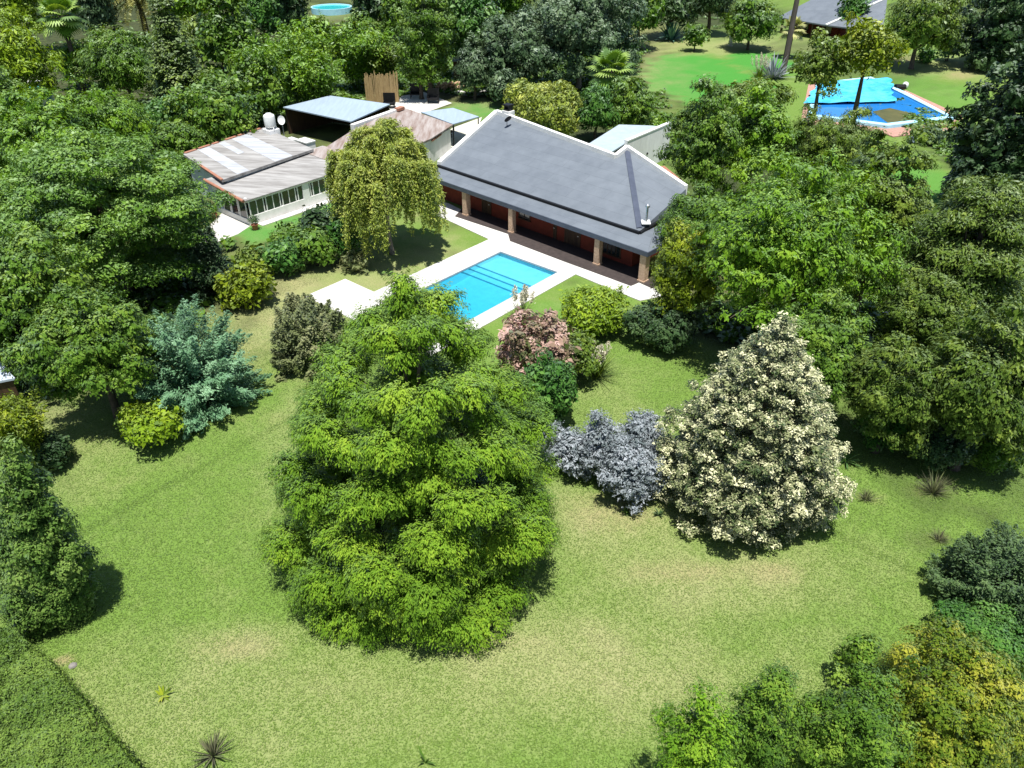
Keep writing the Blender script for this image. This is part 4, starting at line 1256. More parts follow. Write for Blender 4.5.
def bench(px, py, lab):
    p = P(px, py); o = empty('garden_bench', p, lab, 'bench'); e = UV.e; n = UV.n
    w = lambda a, b, z: (p[0] + e[0] * a + n[0] * b, p[1] + e[1] * a + n[1] * b, z)
    m = MB(); m.slab([w(-.2, -.8, .45), w(.25, -.8, .45), w(.25, .8, .45), w(-.2, .8, .45)], .06); m.build('seat', M_WOOD, o)
    m = MB(); m.slab([w(.22, -.8, .9), w(.28, -.8, .9), w(.28, .8, .9), w(.22, .8, .9)], .3); m.build('backrest', M_WOOD, o)
    for a in (-.15, .2):
        for b in (-.7, .7):
            m = MB(); m.slab([w(a - .04, b - .04, .39), w(a + .04, b - .04, .39), w(a + .04, b + .04, .39), w(a - .04, b + .04, .39)], .39); m.build('leg', M_WOOD, o)
bench(446, 139, 'dark wooden bench by the blue canopy at the left end of the house')
tr = MB(); tr.slab([P(*k, .014) for k in ((388, 108), (402, 96), (424, 92), (452, 103), (424, 113), (402, 116))], .012)
tag(tr.build('back_terrace', M_DECK), kind='structure')
def chair(px, py, lab):
    p = P(px, py); o = empty('garden_chair', p, lab, 'chair', 'dark chairs on the white back terrace')
    def bx3(x0, x1, y0, y1, z0, z1, nm):
        m = MB(); m.slab([(p[0] + x0, p[1] + y0, z1), (p[0] + x1, p[1] + y0, z1), (p[0] + x1, p[1] + y1, z1), (p[0] + x0, p[1] + y1, z1)], z1 - z0); m.build(nm, M_BLACK, o)
    bx3(-.75, .75, -.5, .5, .45, .62, 'seat'); bx3(-.75, .75, .42, .55, .623, 1.75, 'backrest')
    for x in (-.68, .60):
        bx3(x, x + .08, -.45, .40, .623, .85, 'armrest')
        for y in (-.48, .40): bx3(x, x + .08, y, y + .08, 0, .448, 'leg')
chair(389.5, 108, 'dark high-backed chair at the carport wall, lowest of three on the back terrace')
chair(416, 98, 'dark high-backed chair at the rear of the white terrace near the log pile')
chair(433.5, 103, 'dark high-backed chair at the lawn side of the white back terrace')
cs = empty('cane_screen', P(383, 100), 'tall dry golden cane screen standing below the bright bamboo', 'screen')
rg = np.random.default_rng(5)
m_ = MB(); pA, pB = P(367, 103.5), P(399, 102)
for i in range(64):
    x = pA + (pB - pA) * (i / 63) + [0, rg.normal(0, .05), 0]; h_ = 3.4 + rg.normal(0, .22)
    m_.tube([x, x + [rg.normal(0, .06), 0, h_]], .055, 5)
m_.build('canes', M_CANE, cs)
lg = empty('log_pile', P(449, 89), 'heap of pale split firewood logs beside the back terrace', 'firewood')
for k in range(26):
    r_ = k // 9; x = P(437 + (k % 9) * 2.9 + r_ * 1.2 + rg.normal(0, .4), 90.5 - rg.uniform(0, 2))
    a_ = rg.uniform(-.5, .5) + 1.2
    d_ = np.array([math.cos(a_), math.sin(a_), rg.uniform(-.1, .15)]) * .55
    c_ = x + [0, 0, .16 + .3 * r_]
    m_ = MB(); m_.tube([c_ - d_, c_ + d_], [.17, .15], 7); m_.build('log', M_LOG, lg)
for i, t in enumerate(np.linspace(0, 1, 13)):
    x = P(460 + 24 * t, 93.0 + 3.6 * math.sin(math.pi * t * .9) - 1.5 * t)
    o_ = MB(); o_.lathe(x, [(.30, -.05), (.42, .1), (.36, .26), (.15, .34)], 7)
    e_ = tag(o_.build('edging_stone', M_STONE), 'pale rounded stone in the ring round the dark shrub by the back terrace', 'stone', 'white stones edging the shrub bed')
sh_ = empty('garden_shed', P(462, 74), 'small shed with pale flat roof under dark trees behind the log pile', 'shed')
m_ = MB(); m_.slab([P(*k, 2.6) for k in ((452, 61), (464, 60.5), (465, 56.5), (453, 57))], .12); m_.build('roof', M_FIBRE_P, sh_)
c_ = [P(*k, 2.48) for k in ((453, 60.7), (463.5, 60.2), (464.2, 57), (453.6, 57.3))]
m_ = MB(); m_.slab(c_, 2.48); m_.build('wall', mat_surface('shed_wood', (.14, .06, .035), (.09, .04, .025), .8, 3), sh_)

# ------------------------------------------------------------------ white building behind the house
wb = empty('outbuilding', P(640, 160) , 'white walled outbuilding with pale flat roof behind the right end of the house', 'outbuilding')
zt = 3.3
A_, B_ = P(626, 141.5, zt + .25), P(670, 123, zt + .25)
m_ = MB(); m_.bar(A_, B_, .35, zt + .25)
E_ = np.array([*A_[:2]]) - (np.array(UV.e) * 5)
m_.build('front_wall', M_WHITE_DIRTY, wb)
m_ = MB(); m_.bar(A_ + [0, 0, .12], B_ + [0, 0, .12], .42, .12); m_.build('coping', M_PLASTIC, wb)
q = [P(577, 151, zt), P(605, 156, zt), P(628, 141.5, zt), P(662, 126.5, zt), P(650, 125.5, zt), P(619, 124.5, zt)]
m_ = MB(); m_.slab([tuple(x) for x in q], .14); m_.build('roof', mat_surface('pale_blue_sheet', (.36, .42, .47), (.31, .37, .42), .5, 1.3, .4), wb)
m_ = MB(); cc = sum(q) / 6; q2 = [(x - cc) * .93 + cc for x in q]
m_.bar(np.array([*q2[0][:2], zt - .15]), np.array([*q2[1][:2], zt - .15]), .2, zt - .15); m_.bar(np.array([*q2[5][:2], zt - .15]), np.array([*q2[0][:2], zt - .15]), .2, zt - .15)
m_.bar(np.array([*q2[4][:2], zt - .15]), np.array([*q2[5][:2], zt - .15]), .2, zt - .15)
m_.build('wall', M_WHITE, wb)
pipe = P(642.5, 152.5, 1.5) 
m_ = MB(); m_.tube([pipe + UV.e.tolist() + [0] if False else pipe, pipe + np.array([*(UV.e * .6), 0])], .12, 8); m_.build('vent_pipe', M_BLACK, wb)
tw = empty('garden_wall', P(676, 180), 'low white wall capped with red clay tiles beside the house roof end', 'wall')
m_ = MB(); m_.bar(P(662, 168, 1.8), P(684, 186, 1.8), .25, 1.8); m_.build('wall', M_WHITE, tw)
m_ = MB(); m_.bar(P(662, 166, 2.0), P(684, 184, 2.0), .5, .18); m_.build('clay_cap', M_TERRA, tw)

# ------------------------------------------------------------------ second pool with its brick surround
pv = [P(906, 91), P(963, 117), P(958, 130), P(893, 137.5), P(878, 132), P(800, 124), P(809, 82)]
pz = MB(); pz.slab([(p[0], p[1], .10) for p in pv], .10)
tag(pz.build('brick_paving', M_BRICKPAVE), kind='structure')
pl2 = empty('raised_pool', P(880, 108), 'big blue pool with a pale rim and brick surround in the far right garden', 'swimming pool')
o_ = [P(905, 95.5), P(954, 121.5), P(887, 129.5), P(806, 119), P(816, 86), P(870, 80)]
cc = sum(o_) / 6
def ring(mb, poly, w, z0, z1):
    c = sum(poly) / len(poly)
    inn = [p + (c - p) / np.linalg.norm(c - p) * w for p in poly]
    n = len(poly)
    for i in range(n):
        j = (i + 1) % n
        mb.slab([(*poly[i][:2], z1), (*poly[j][:2], z1), (*inn[j][:2], z1), (*inn[i][:2], z1)], z1 - z0)
    return inn
m_ = MB(); inn = ring(m_, o_, 1.0, .102, .46); m_.build('rim', M_PALEBLUE, pl2)
m_ = MB(); m_.slab([(p[0], p[1], .125) for p in inn], .02); m_.build('basin', M_DEEPBLUE, pl2)
m_ = MB(); m_.slab([(p[0], p[1], .30) for p in [c * .995 + cc * .005 for c in inn]], .165); m_.build('water', M_WATER2, pl2)
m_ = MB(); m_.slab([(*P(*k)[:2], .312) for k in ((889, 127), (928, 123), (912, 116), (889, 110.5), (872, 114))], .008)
m_.build('olive_sheet', mat_surface('dull_olive', (.105, .100, .035), (.065, .070, .025), .5, .8, .3), pl2)  # flat olive sheet added on top of the water, near side
tp = empty('pool_cover', P(850, 98), 'crumpled bright cyan pool cover lying over the far end of the big blue pool', 'pool cover')
rg = np.random.default_rng(8)
nx, ny = 46, 34
cA, cB, cC, cD = [P(*k) for k in ((803, 108), (893, 106), (889, 82), (818, 86))]
vs_, fs_ = [], []
hh = smooth_noise(*np.meshgrid(np.linspace(0, 14, ny), np.linspace(0, 12, nx)), 1.6, 12)
for i in range(nx):
    for j in range(ny):
        u, v = i / (nx - 1), j / (ny - 1)
        p = (cA * (1 - u) + cB * u) * (1 - v) + (cD * (1 - u) + cC * u) * v
        vs_.append((p[0] + .3 * hh[i, j] * (u in (0., 1.) or v in (0., 1.)), p[1], .60 + .07 * hh[i, j] + .05 * math.sin(u * 19 + 3 * v)))
for i in range(nx - 1):
    for j in range(ny - 1):
        k = i * ny + j; fs_.append((k, k + ny, k + ny + 1, k + 1))
m_ = MB(); m_.add(vs_, fs_); m_.build('sheet', mat_surface('cyan_tarp', (.10, .52, .74), (.03, .36, .62), .35, .8, .5, detail=2), tp, True)
hp = empty('pool_pump', P(902, 90), 'dark pump and pale filter drum at the corner of the big blue pool', 'pool pump')
MB().lathe(P(904.5, 88.5) + [0, 0, .1], [(.34, 0), (.4, .15), (.4, .5), (.28, .7), (.1, .78)], 14).build('filter_drum', M_PLASTIC, hp, True)
m_ = MB(); x = P(900, 91) + [0, 0, .5]; m_.tube([x - [.8, 0, 0], x + [.6, .1, 0]], [.42, .34], 10); m_.build('pump', M_BLACK, hp)
m_ = MB(); m_.tube([P(900, 91) + [0, 0, .5], P(904.5, 88.5) + [0, 0, .6]], .1, 6); m_.build('pipe', M_BLACK, hp)
gb_ = empty('garden_cart', P(913, 142), 'small pale blue box cart on the lawn below the big blue pool', 'cart')
x = P(913, 143)
MB().slab([(x[0] - .6, x[1] - .35, .6), (x[0] + .6, x[1] - .35, .6), (x[0] + .6, x[1] + .35, .6), (x[0] - .6, x[1] + .35, .6)], .45).build('box', M_BLUEROOF, gb_)
for sx in (-.4, .4):
    m_ = MB(); m_.tube([x + [sx, -.42, .16], x + [sx, -.36, .16]], .16, 10); m_.build('wheel', M_BLACK, gb_)

# ------------------------------------------------------------------ far things
fh = empty('house', P(815, 28), 'far house with dark slate hipped roof and deep veranda beyond the right-hand garden', 'house')
e0, e1 = P(778, 17, 2.6), P(826, 25, 2.6)
FF = Frame(e0, e1 - e0); FL = np.linalg.norm((e1 - e0)[:2])
m_ = MB()
R0, R1 = FF.w(2.5, 10, 6.6), FF.w(FL + 4, 10, 6.6)
m_.slab([FF.w(0, 0, 2.6), FF.w(FL, 0, 2.6), R1, R0], .2); m_.slab([FF.w(FL, 0, 2.6), FF.w(FL + 9.5, 2.5, 2.6), R1], .2)
m_.slab([FF.w(0, 20, 2.6), FF.w(0, 0, 2.6), R0], .2)
rf_ = m_.build('roof', M_SLATE, fh)
m_ = MB(); m_.bar(np.array(FF.w(FL, 0, 2.72)), np.array(R1) + [0, 0, .12], .6, .15); m_.build('ridge_capping', M_PLASTIC, rf_)
m_ = MB(); m_.fbox(FF, .6, FL - .2, 4.0, 4.3, 0, 2.9); m_.fbox(FF, .6, .9, 4.3, 14, 0, 2.6); m_.fbox(FF, FL - .2, FL + .1, 4.3, 10, 0, 2.9); m_.build('wall', M_RED, fh)
for k in range(5):
    m_ = MB(); m_.fbox(FF, .6 + k * (FL - 1.6) / 4, .9 + k * (FL - 1.6) / 4, .5, .8, 0, 2.42); m_.build('post', M_WOOD, fh)
for k in range(2):
    m_ = MB(); m_.fbox(FF, 2 + k * 5, 4 + k * 5, 3.94, 3.997, .4, 2.2); m_.build('window', M_GLASS, fh)
f2 = empty('house', P(852, 20), 'far house wing with tan tiled gable roof right of the slate roof', 'house')
m_ = MB(); m_.slab([P(841, 13, 3.6), P(866, 13, 3.0), P(868, 2, 5.2), P(852, 0, 6)], .2); m_.build('roof', M_TANROOF, f2)
m_ = MB(); q = [P(842, 13.5, 3.2), P(864, 13.5, 2.8)]; m_.bar(q[0], q[1], .3, 3.0); m_.build('wall', M_RED, f2)
vp = empty('far_building', P(502, 8), 'white flat-topped building showing between tree tops at the top edge', 'building')
q = [P(484, 9, 4), P(518, 9.5, 4), P(520, 0, 4), P(486, 0, 4)]
m_ = MB(); m_.slab([tuple(k) for k in q], .25); m_.build('roof', M_WHITE, vp)
cc = sum(q) / 4; m_ = MB(); m_.slab([tuple((k - cc) * [.94, .94, 1] + cc - [0, 0, .252]) for k in q], 3.7); m_.build('wall', M_WHITE_DIRTY, vp)
tp2 = empty('round_pool', P(332, 12), 'teal above-ground pool on a strip of lawn between far trees', 'swimming pool')
x = P(332, 12.5)
MB().lathe(x, [(4.2, 0), (4.25, 1.15), (4.0, 1.15), (3.95, .9)], 28).build('side', M_PALEBLUE, tp2)
MB().lathe(x + [0, 0, .85], [(3.9, 0), (3.9, .12)], 28).build('water', mat_surface('teal_water', (.02, .42, .44), (.015, .36, .40), .15, 1, .5), tp2)
lw = empty('far_building', P(42, 92), 'white rimmed roof with teal panels half hidden by trees near the fan palm', 'building')
q = [P(27, 84, 3.0), P(37, 80, 3.2), P(52, 88, 3.2), P(50, 99, 3.0), P(34, 94, 3.0)]
m_ = MB(); m_.slab([tuple(k) for k in q], .3); m_.build('roof', mat_surface('teal_sheet', (.07, .30, .30), (.05, .24, .25), .5, 2), lw)
m_ = MB(); m_.bar(P(27, 82, 3.4), P(37, 79.5, 3.5), .9, .3); m_.bar(P(37, 79.5, 3.52), P(52, 87, 3.5), 1.0, .3); m_.build('rim', M_WHITE, lw)
cc = sum(q) / 5; m_ = MB(); m_.slab([tuple((k - cc) * [.9, .9, 1] + cc - [0, 0, .302]) for k in q], 2.6); m_.build('wall', M_WHITE_DIRTY, lw)
ls = empty('garden_shed', P(-6, 395), 'pale blue-grey shed roof corner at the left edge among trees', 'shed')
q = [P(15, 378, 2.5), P(-2, 359, 2.7), P(-50, 371, 2.7), P(-45, 390, 2.5)]
m_ = MB(); m_.slab([tuple(k) for k in q], .12); m_.build('roof', mat_surface('shed_sheet', (.44, .49, .57), (.37, .42, .50), .5, 2), ls)
cc = sum(q) / 4; m_ = MB(); m_.slab([tuple((k - cc) * [.9, .9, 0] + cc * [1, 1, 0] + [0, 0, 2.36]) for k in q], 2.36); m_.build('wall', M_WOOD, ls)
po = empty('utility_pole', P(783, 73), 'tall dark wooden utility pole standing on the far lawn', 'utility pole')
x = P(783, 73); v_ = (384 + 40) / F_PX; zt = CAM_H + x[1] * (-SP + v_ * CP) / (CP + v_ * SP)
m_ = MB(); m_.tube([x - [0, 0, .3], x + [0, 0, zt * .5], x + [.1, 0, zt]], [.42, .38, .30], 9); m_.build('pole', M_CREOSOTE, po)
m_ = MB(); m_.bar(x + [-1.1, 0, zt - .6], x + [1.3, 0, zt - .6], .14, .16); m_.build('crossarm', M_CREOSOTE, po)
sx = P(730, 46)
so = empty('garden_statue', sx, 'small white statue on a low plinth before the dark shrubs of the far lawn', 'statue')
MB().fbox(Frame(sx, (1, 0)), -.35, .35, -.35, .35, 0, .4).build('plinth', M_STONE, so)
MB().lathe(sx + [0, 0, .4], [(.3, 0), (.36, .25), (.24, .75), (.36, 1.15), (.2, 1.4), (.10, 1.48), (.19, 1.62), (.15, 1.85), (.03, 1.93)], 12).build('figure', M_WHITE, so, True)
sl = P(897, 324)
so = empty('garden_table', sl, 'weathered pale grey slab table glimpsed among the tall trees on the right', 'table')
MB().fbox(Frame(sl, (1, .2)), -1.0, 1.0, -.5, .5, .66, .75).build('tabletop', M_STONE, so)
MB().fbox(Frame(sl, (1, .2)), -.3, .3, -.2, .2, 0, .658).build('pedestal', M_STONE, so)
rk = P(73, 666)
m_ = MB(); m_.lathe(rk, [(.12, -.05), (.16, .03), (.12, .08), (.04, .10)], 7)
tag(m_.build('stone', mat_surface('grey_stone', (.24, .22, .20), (.16, .15, .14), .9, 5)), 'small grey stone on bare earth by the foot of the left cypress', 'stone')
# ------------------------------------------------------------------ garden trees and shrubs, nearest first
T = plant
T('swamp_cypress', 'swamp', (276, 562, 280, 648), .4, 'swamp', 'broad bright green conifer with tiered drooping boughs, alone in the middle of the lawn', 'tree',
  lpx=3.3, aspect=.36, dens=2.0, cap=460000, tuft=13, spread=.9, spray=3.0, sag=.5, core_size=2.0, tiers=7, cr=.20, flat=.55, droop=.18, jz=.30, gap=1.02, rings=(0,), pw=1.0, core=.25, wo=1.0, wu=.25, wr=.30, tone_l=.08, under=-.55, tone_c=.10)
T('variegated_conifer', 'swamp', (668, 842, 316, 560), .15, 'cream', 'creamy white variegated conical tree standing on the right of the lawn', 'tree',
  lpx=2.5, dens=1.15, core_size=1.8, miss=0.0, tiers=14, cr=.13, flat=.5, droop=.12, jz=.12, gap=1.2, core=.25, prof=prof_pale, wo=.5, wu=.8, wr=.5, under=-.2, tuft=10, spread=.7, tone_c=.12, tone_t=.24, bias=.50)
T('column_cypress', 'egg', (-34, 62, 436, 652), .1, 'cypress', 'dense dark green lumpy cypress at the lower left edge of the lawn', 'tree',
  lpx=2.8, dens=1.3, n=85, cr=.21, wr=.36, prof=prof_spire, at=(-18.5, 20.3, 1.75, 8.9), lean=.16)
T('cedar_tree', 'tiers', (-10, 216, 130, 292), 1.0, 'cedar', 'wide spreading cedar in flat green layers left of the annexe', 'tree', tiers=6, cr=.23, flat=.24, dens=1.1, wu=.5, wr=.5, droop=.03, jz=.15, gap=1.25)
T('broadleaf_tree', 'broad', (22, 165, 284, 410), 1.4, 'broad', 'round dark green tree with visible trunk beside the blue juniper', 'tree', n=60, cr=.24)
fronds_spiky('juniper_bush', (124, 252, 300, 412), 'blue', 'spreading blue-green feathery juniper at the left side of the lawn', 'bush', n=210, flen=.62, leafn=190, up=.12, wid=.15)
T('citrus_tree', 'broad', (117, 181, 400, 438), .55, 'lime', 'small bright lime green tree on a short stem on the left lawn', 'tree', n=26, cr=.30, lpx=3.2, trunk_r=.06, by=441, amp=.25)
T('broadleaf_tree', 'broad', (-45, 95, 222, 368), 1.5, 'broad', 'dark green broad tree at the left edge below the layered cedar', 'tree', n=70, cr=.22)
T('broadleaf_tree', 'broad', (-50, 45, 290, 372), 1.0, 'dark', 'very dark tree at the left edge above the blue shed roof', 'tree', n=40)
bamboo('bamboo_clump', (-22, 46, 384, 475), 'yellow', 'yellowish feathery bamboo clump at the left edge under the shed roof', n=46, lpx=3.6, zb=.3)
T('shrub', 'shrub', (24, 72, 432, 474), 0, 'dark', 'small dark shrub between the yellow bamboo and the lumpy cypress', 'shrub')

# clipped hedge at the lower left
hz = 2.1
hl = [P(-60, 620, hz), P(10, 626, hz), P(46, 656, hz), P(138, 770, hz), P(150, 800, hz), P(-60, 830, hz)]
hc = sum(hl) / 6 * [1, 1, 0]
hed = empty('clipped_hedge', hc, 'clipped light green hedge with flat top in the lower left corner', 'hedge')
rg = np.random.default_rng(77)
hx = np.array([p[:2] for p in hl])
n_ = 260000
pts_ = np.stack([rg.uniform(hx[:, 0].min(), hx[:, 0].max(), n_), rg.uniform(hx[:, 1].min(), hx[:, 1].max(), n_)], 1)
ins = inside([tuple(p) for p in hx], pts_[:, 0], pts_[:, 1])
pts_ = pts_[ins][:90000]
zz = hz + .20 * smooth_noise(pts_[:, 0], pts_[:, 1], 2.2, 5) + .10 * smooth_noise(pts_[:, 0], pts_[:, 1], 6.5, 6) - np.abs(rg.normal(0, .13, len(pts_)))
zz = zz + np.where(rg.uniform(0, 1, len(zz)) < .05, rg.exponential(.10, len(zz)), 0)
ea_ = (hl[4] - hl[2])[:2]; ea_ = ea_ / np.linalg.norm(ea_)
ed_ = np.abs((pts_[:, 0] - hl[2][0]) * ea_[1] - (pts_[:, 1] - hl[2][1]) * ea_[0])
zz = zz - .42 * np.clip(1 - ed_ / .55, 0, 1) ** 2
top_ = np.concatenate([pts_, zz[:, None]], 1)
ntop = np.tile([0, 0, 1.], (len(top_), 1))
sp_, sn_ = [], []
for i in range(5):
    a_, b_ = hl[i], hl[i + 1]
    m = int(np.linalg.norm(b_ - a_) * 2600); t = rg.uniform(0, 1, m)[:, None]
    e_ = (b_ - a_)[:2] / np.linalg.norm((b_ - a_)[:2]); nn = np.array([-e_[1], e_[0], 0]) * 1.0
    if nn[:2] @ (((a_ + b_) / 2)[:2] - hc[:2]) < 0: nn = -nn
    x = a_ * (1 - t) + b_ * t
    x[:, 2] = rg.uniform(.03, hz - .32, m)
    x += nn * (rg.normal(0, .10, m) - .34 * (x[:, 2] / hz) ** 5 + .07 * np.sin(x[:, 0] * 3 + x[:, 2] * 2))[:, None]
    sp_.append(x); sn_.append(np.tile(nn, (m, 1)))
pos = np.concatenate([top_] + sp_); nor = np.concatenate([ntop] + sn_)
m = len(pos)
tone = .5 + .26 * smooth_noise(pos[:, 0], pos[:, 1], 1.0, 9) + .12 * smooth_noise(pos[:, 0], pos[:, 1], 4.0, 10) + rg.normal(0, .12, m)
link('foliage', leaf_mesh('foliage', pos - hc, nor * .9 + rg.normal(0, .55, (m, 3)), rg.normal(0, 1, (m, 3)), .115, .05, tone), LEAF['hedge'], hed)
m_ = MB()
for i in range(14):
    x = hl[2] * (1 - i / 13) + hl[4] * (i / 13); x = x * .85 + hc * .15
    m_.tube([(x[0], x[1], -.1), (x[0], x[1], 1.0), (x[0] + rg.normal(0, .2), x[1] + rg.normal(0, .2), 1.8)], [.05, .04, .015], 5)
m_.build('stem', BARK, hed)

# shrubs round the annexe, the weeping tree and the pool
willow('weeping_willow', (328, 442, 122, 262), 254, 'willow', 'yellow-green weeping willow on the grass between the annexe and the pool')
T('shrub', 'shrub', (217, 273, 262, 309), 0, 'yellow', 'rounded yellow-green shrub left of the shrub border below the annexe', 'shrub', n=40, cr=.24, lpx=3.2)
fronds_spiky('upright_shrub', (186, 236, 232, 300), 'dark', 'dark upright spiky shrub beside the pale patio', 'shrub', n=70, up=1.6, flen=.5)
for i, (bx_, pal, lab) in enumerate([((236, 272, 244, 276), 'olive', 'olive shrub at the left end of the border below the annexe'),
        ((262, 306, 238, 276), 'emerald', 'dark green shrub second from left in the border below the annexe'),
        ((290, 338, 226, 268), 'broad', 'mid green leafy shrub in the middle of the border below the annexe'),
        ((300, 342, 206, 246), 'dark', 'dark shrub at the upper right of the annexe border by the willow'),
        ((268, 312, 224, 252), 'broad', 'low green shrub along the bright strip of grass by the annexe'),
        ((330, 360, 214, 262), 'emerald', 'dark green shrub partly under the left side of the willow'),
        ((344, 366, 252, 272), 'purple', 'small dark stump-like shrub on the dry grass left of the willow trunk')]):
    T('shrub', 'shrub', bx_, 0, pal, lab, 'shrub', 'shrub border below the annexe', lpx=3.2, n=26)
fronds_spiky('wispy_shrub', (263, 350, 292, 368), 'purple', 'dull purplish grey wispy shrub left of the white deck corner', 'shrub', n=170, up=.9, flen=.36, lpx=3.0)
T('shrub', 'shrub', (340, 395, 315, 350), 0, 'bright', 'bright green shrub under the deck edge behind the tiered conifer', 'shrub')
T('flowering_shrub', 'shrub', (487, 590, 306, 388), .1, 'pink', 'dusty pink flowering shrub on the lawn below the pool', 'shrub', n=60, cr=.2, lpx=3.6, tone_t=.24, tuft=12, spread=.6)
T('shrub', 'shrub', (514, 580, 352, 432), 0, 'emerald', 'dark glossy green rounded shrub in front of the pink flowering shrub', 'shrub', n=46, cr=.22, lpx=3.2)
T('grassy_shrub', 'shrub', (558, 634, 284, 338), 0, 'lime', 'fresh yellow-green feathery shrub near the right corner of the pool deck', 'shrub', n=60, wu=.7, wr=.7, aspect=.34, lpx=3.2)
T('shrub', 'shrub', (544, 606, 328, 384), 0, 'olive', 'olive and brownish shrub right of the pink flowers', 'shrub', n=40, lpx=3.2)
T('shrub', 'shrub', (622, 702, 296, 352), 0, 'dark', 'low dark spreading shrub in the shade at the house corner', 'shrub', n=46, cr=.2)
o, rg = rosette('pampas_grass', 597, 378, 'olive', 1.9, .035, 260, 'clump of arching green pampas grass right of the dark rounded shrub', 'grass clump', (.5, 1.5), .55)
plumes(o, rg, 7, 2.3, .7)
o, rg = rosette('pampas_grass', 521, 322, 'olive', 1.6, .03, 160, 'pampas grass with white plumes at the near edge of the pool deck', 'grass clump', (.5, 1.5), .5)
plumes(o, rg, 9, 2.6, .9)
for bx_, lab in [((543, 594, 426, 476), 'silvery lavender shrub, left lobe of the grey group on the lawn'), ((574, 632, 418, 484), 'silvery lavender shrub in the middle of the grey group on the lawn'),
                 ((604, 662, 436, 504), 'silvery lavender shrub, right and lowest of the grey group beside the cream tree'), ((618, 668, 412, 474), 'silvery lavender shrub, upper right of the grey group on the lawn')]:
    T('lavender_bush', 'shrub', bx_, 0, 'silver', lab, 'bush', 'silvery lavender bushes', n=60, cr=.26, lpx=2.4, dens=1.3, wu=.5, wr=.7, tone_l=.2, amp=.28, spray=2.2, sag=-.5)

# lower right corner
fronds_spiky('yew_bush', (944, 1074, 520, 632), 'yew', 'dark grey-green needled conifer bush at the right edge of the lawn', 'bush', n=260, up=.7, flen=.36)
T('shrub', 'shrub', (930, 1050, 600, 680), 0, 'emerald', 'dark green low shrub under the grey-green conifer at the right edge', 'shrub', n=50)
T('golden_shrub', 'shrub', (856, 1042, 616, 800), .2, 'golden', 'large golden yellow leaved shrub in the lower right corner', 'shrub', n=110, cr=.27, lpx=2.7, tuft=8, tone_c=.18)
T('shrub', 'shrub', (790, 895, 674, 812), .1, 'broad', 'green shrub left of the large golden shrub, lower right', 'shrub', n=85, cr=.23, lpx=2.7, amp=.3)
T('shrub', 'shrub', (838, 880, 632, 690), .1, 'broad', 'small green shrub at the upper left corner of the large golden shrub', 'shrub', n=30, lpx=2.7)
T('shrub', 'shrub', (880, 980, 720, 830), .1, 'golden', 'yellow tipped shrub at the bottom edge in front of the large golden shrub', 'shrub', n=60, lpx=2.8)
T('young_tree', 'broad', (722, 796, 684, 800), .3, 'broad', 'young green tree at the bottom edge left of the deep shade gap', 'tree', n=44, cr=.25, lpx=2.7, amp=.35, spray=2.0)
T('young_tree', 'broad', (650, 724, 710, 830), .3, 'bright', 'young pale green tree at the bottom edge, leftmost of the lower right group', 'tree', n=40, cr=.25, lpx=2.7, amp=.35, spray=2.0)

# the grass itself where it is near enough to show its blades
rg = np.random.default_rng(61)
near = (GY > 9) & (GY < 52) & (np.abs(GX) < 9 + GY * .72) & ~((AA > -7) & (AA < 14) & (BB > -16.5)) & (BB < -1) & (tree_shade < .7) & (AA > -17)
idx = np.flatnonzero(near.ravel())
wgt = 1 / np.maximum(GY.ravel()[idx], 12) ** .8
pk_ = rg.choice(idx, 420000, p=wgt / wgt.sum())
ja, jb = rg.uniform(-.5, .5, (2, len(pk_)))
ja = ja * (.5 + .12 * rg.normal(size=len(pk_))); jb = jb * (.5 + .12 * rg.normal(size=len(pk_)))
gx = GX.ravel()[pk_] + ja * UV.e[0] + jb * UV.n[0]; gy = GY.ravel()[pk_] + ja * UV.e[1] + jb * UV.n[1]
m = len(gx); hh_ = rg.uniform(.02, .055, m)
tn = np.clip(.18 + .62 * dry.ravel()[pk_] + .5 * bare.ravel()[pk_] + .10 * smooth_noise(gx, gy, 2.4, 62) + .03 * smooth_noise(gx, gy, 6.0, 63) + rg.normal(0, .09, m), 0, 1)
me = leaf_mesh('grass_blades', np.stack([gx, gy, hh_], 1), rg.normal(0, 1, (m, 3)) + [0, 0, 2.4], rg.normal(0, 1, (m, 3)) * [1, 1, .3], .085, .024, tn)
tag(link('grass_blades', me, LEAF['turf']), 'mown grass blades of the near lawn', 'grass', kind='stuff')

# small plants on the lawn
rosette('twiggy_shrub', 933, 493, 'twig', 1.15, .028, 149, 'sparse twiggy shrub on the right lawn below the tall trees', 'shrub', (.35, 1.5), .15, base_r=.12, part='twigs')
rosette('twiggy_shrub', 866, 500, 'twig', 0.6, .028, 78, 'small twiggy shrub on the lawn right of the cream tree', 'shrub', (.35, 1.5), .15, base_r=.12, part='twigs')
rosette('twiggy_shrub', 939, 541, 'twig', 0.6, .028, 78, 'small twiggy shrub on the lawn above the grey-green conifer', 'shrub', (.35, 1.5), .15, base_r=.12, part='twigs')
rosette('seedling', 163, 696, 'yellow', .42, .12, 9, 'tiny yellow-green broad leaved seedling on the lower left lawn', 'plant', (.2, 1.2), .4)
rosette('yucca', 213, 756, 'twig', .85, .055, 70, 'small spiky yucca with bronze leaves at the bottom edge of the lawn', 'plant', (.1, 1.5), .1)
rosette('seedling', 425, 762, 'broad', .5, .10, 9, 'tiny dark green seedling at the bottom edge of the lawn', 'plant', (.6, 1.4), .2)
rosette('seedling', 626, 513, 'broad', .32, .09, 14, 'tiny green tuft on the dry lawn under the lavender group', 'plant', (.1, 1.2), .3)
rosette('seedling', 659, 515, 'dark', .4, .10, 16, 'tiny dark tuft on the dry lawn left of the cream tree foot', 'plant', (.2, 1.3), .3)
rosette('fern', 845, 462, 'emerald', .8, .08, 40, 'low green fern at the right foot of the cream tree', 'plant', (.2, 1.2), .4)

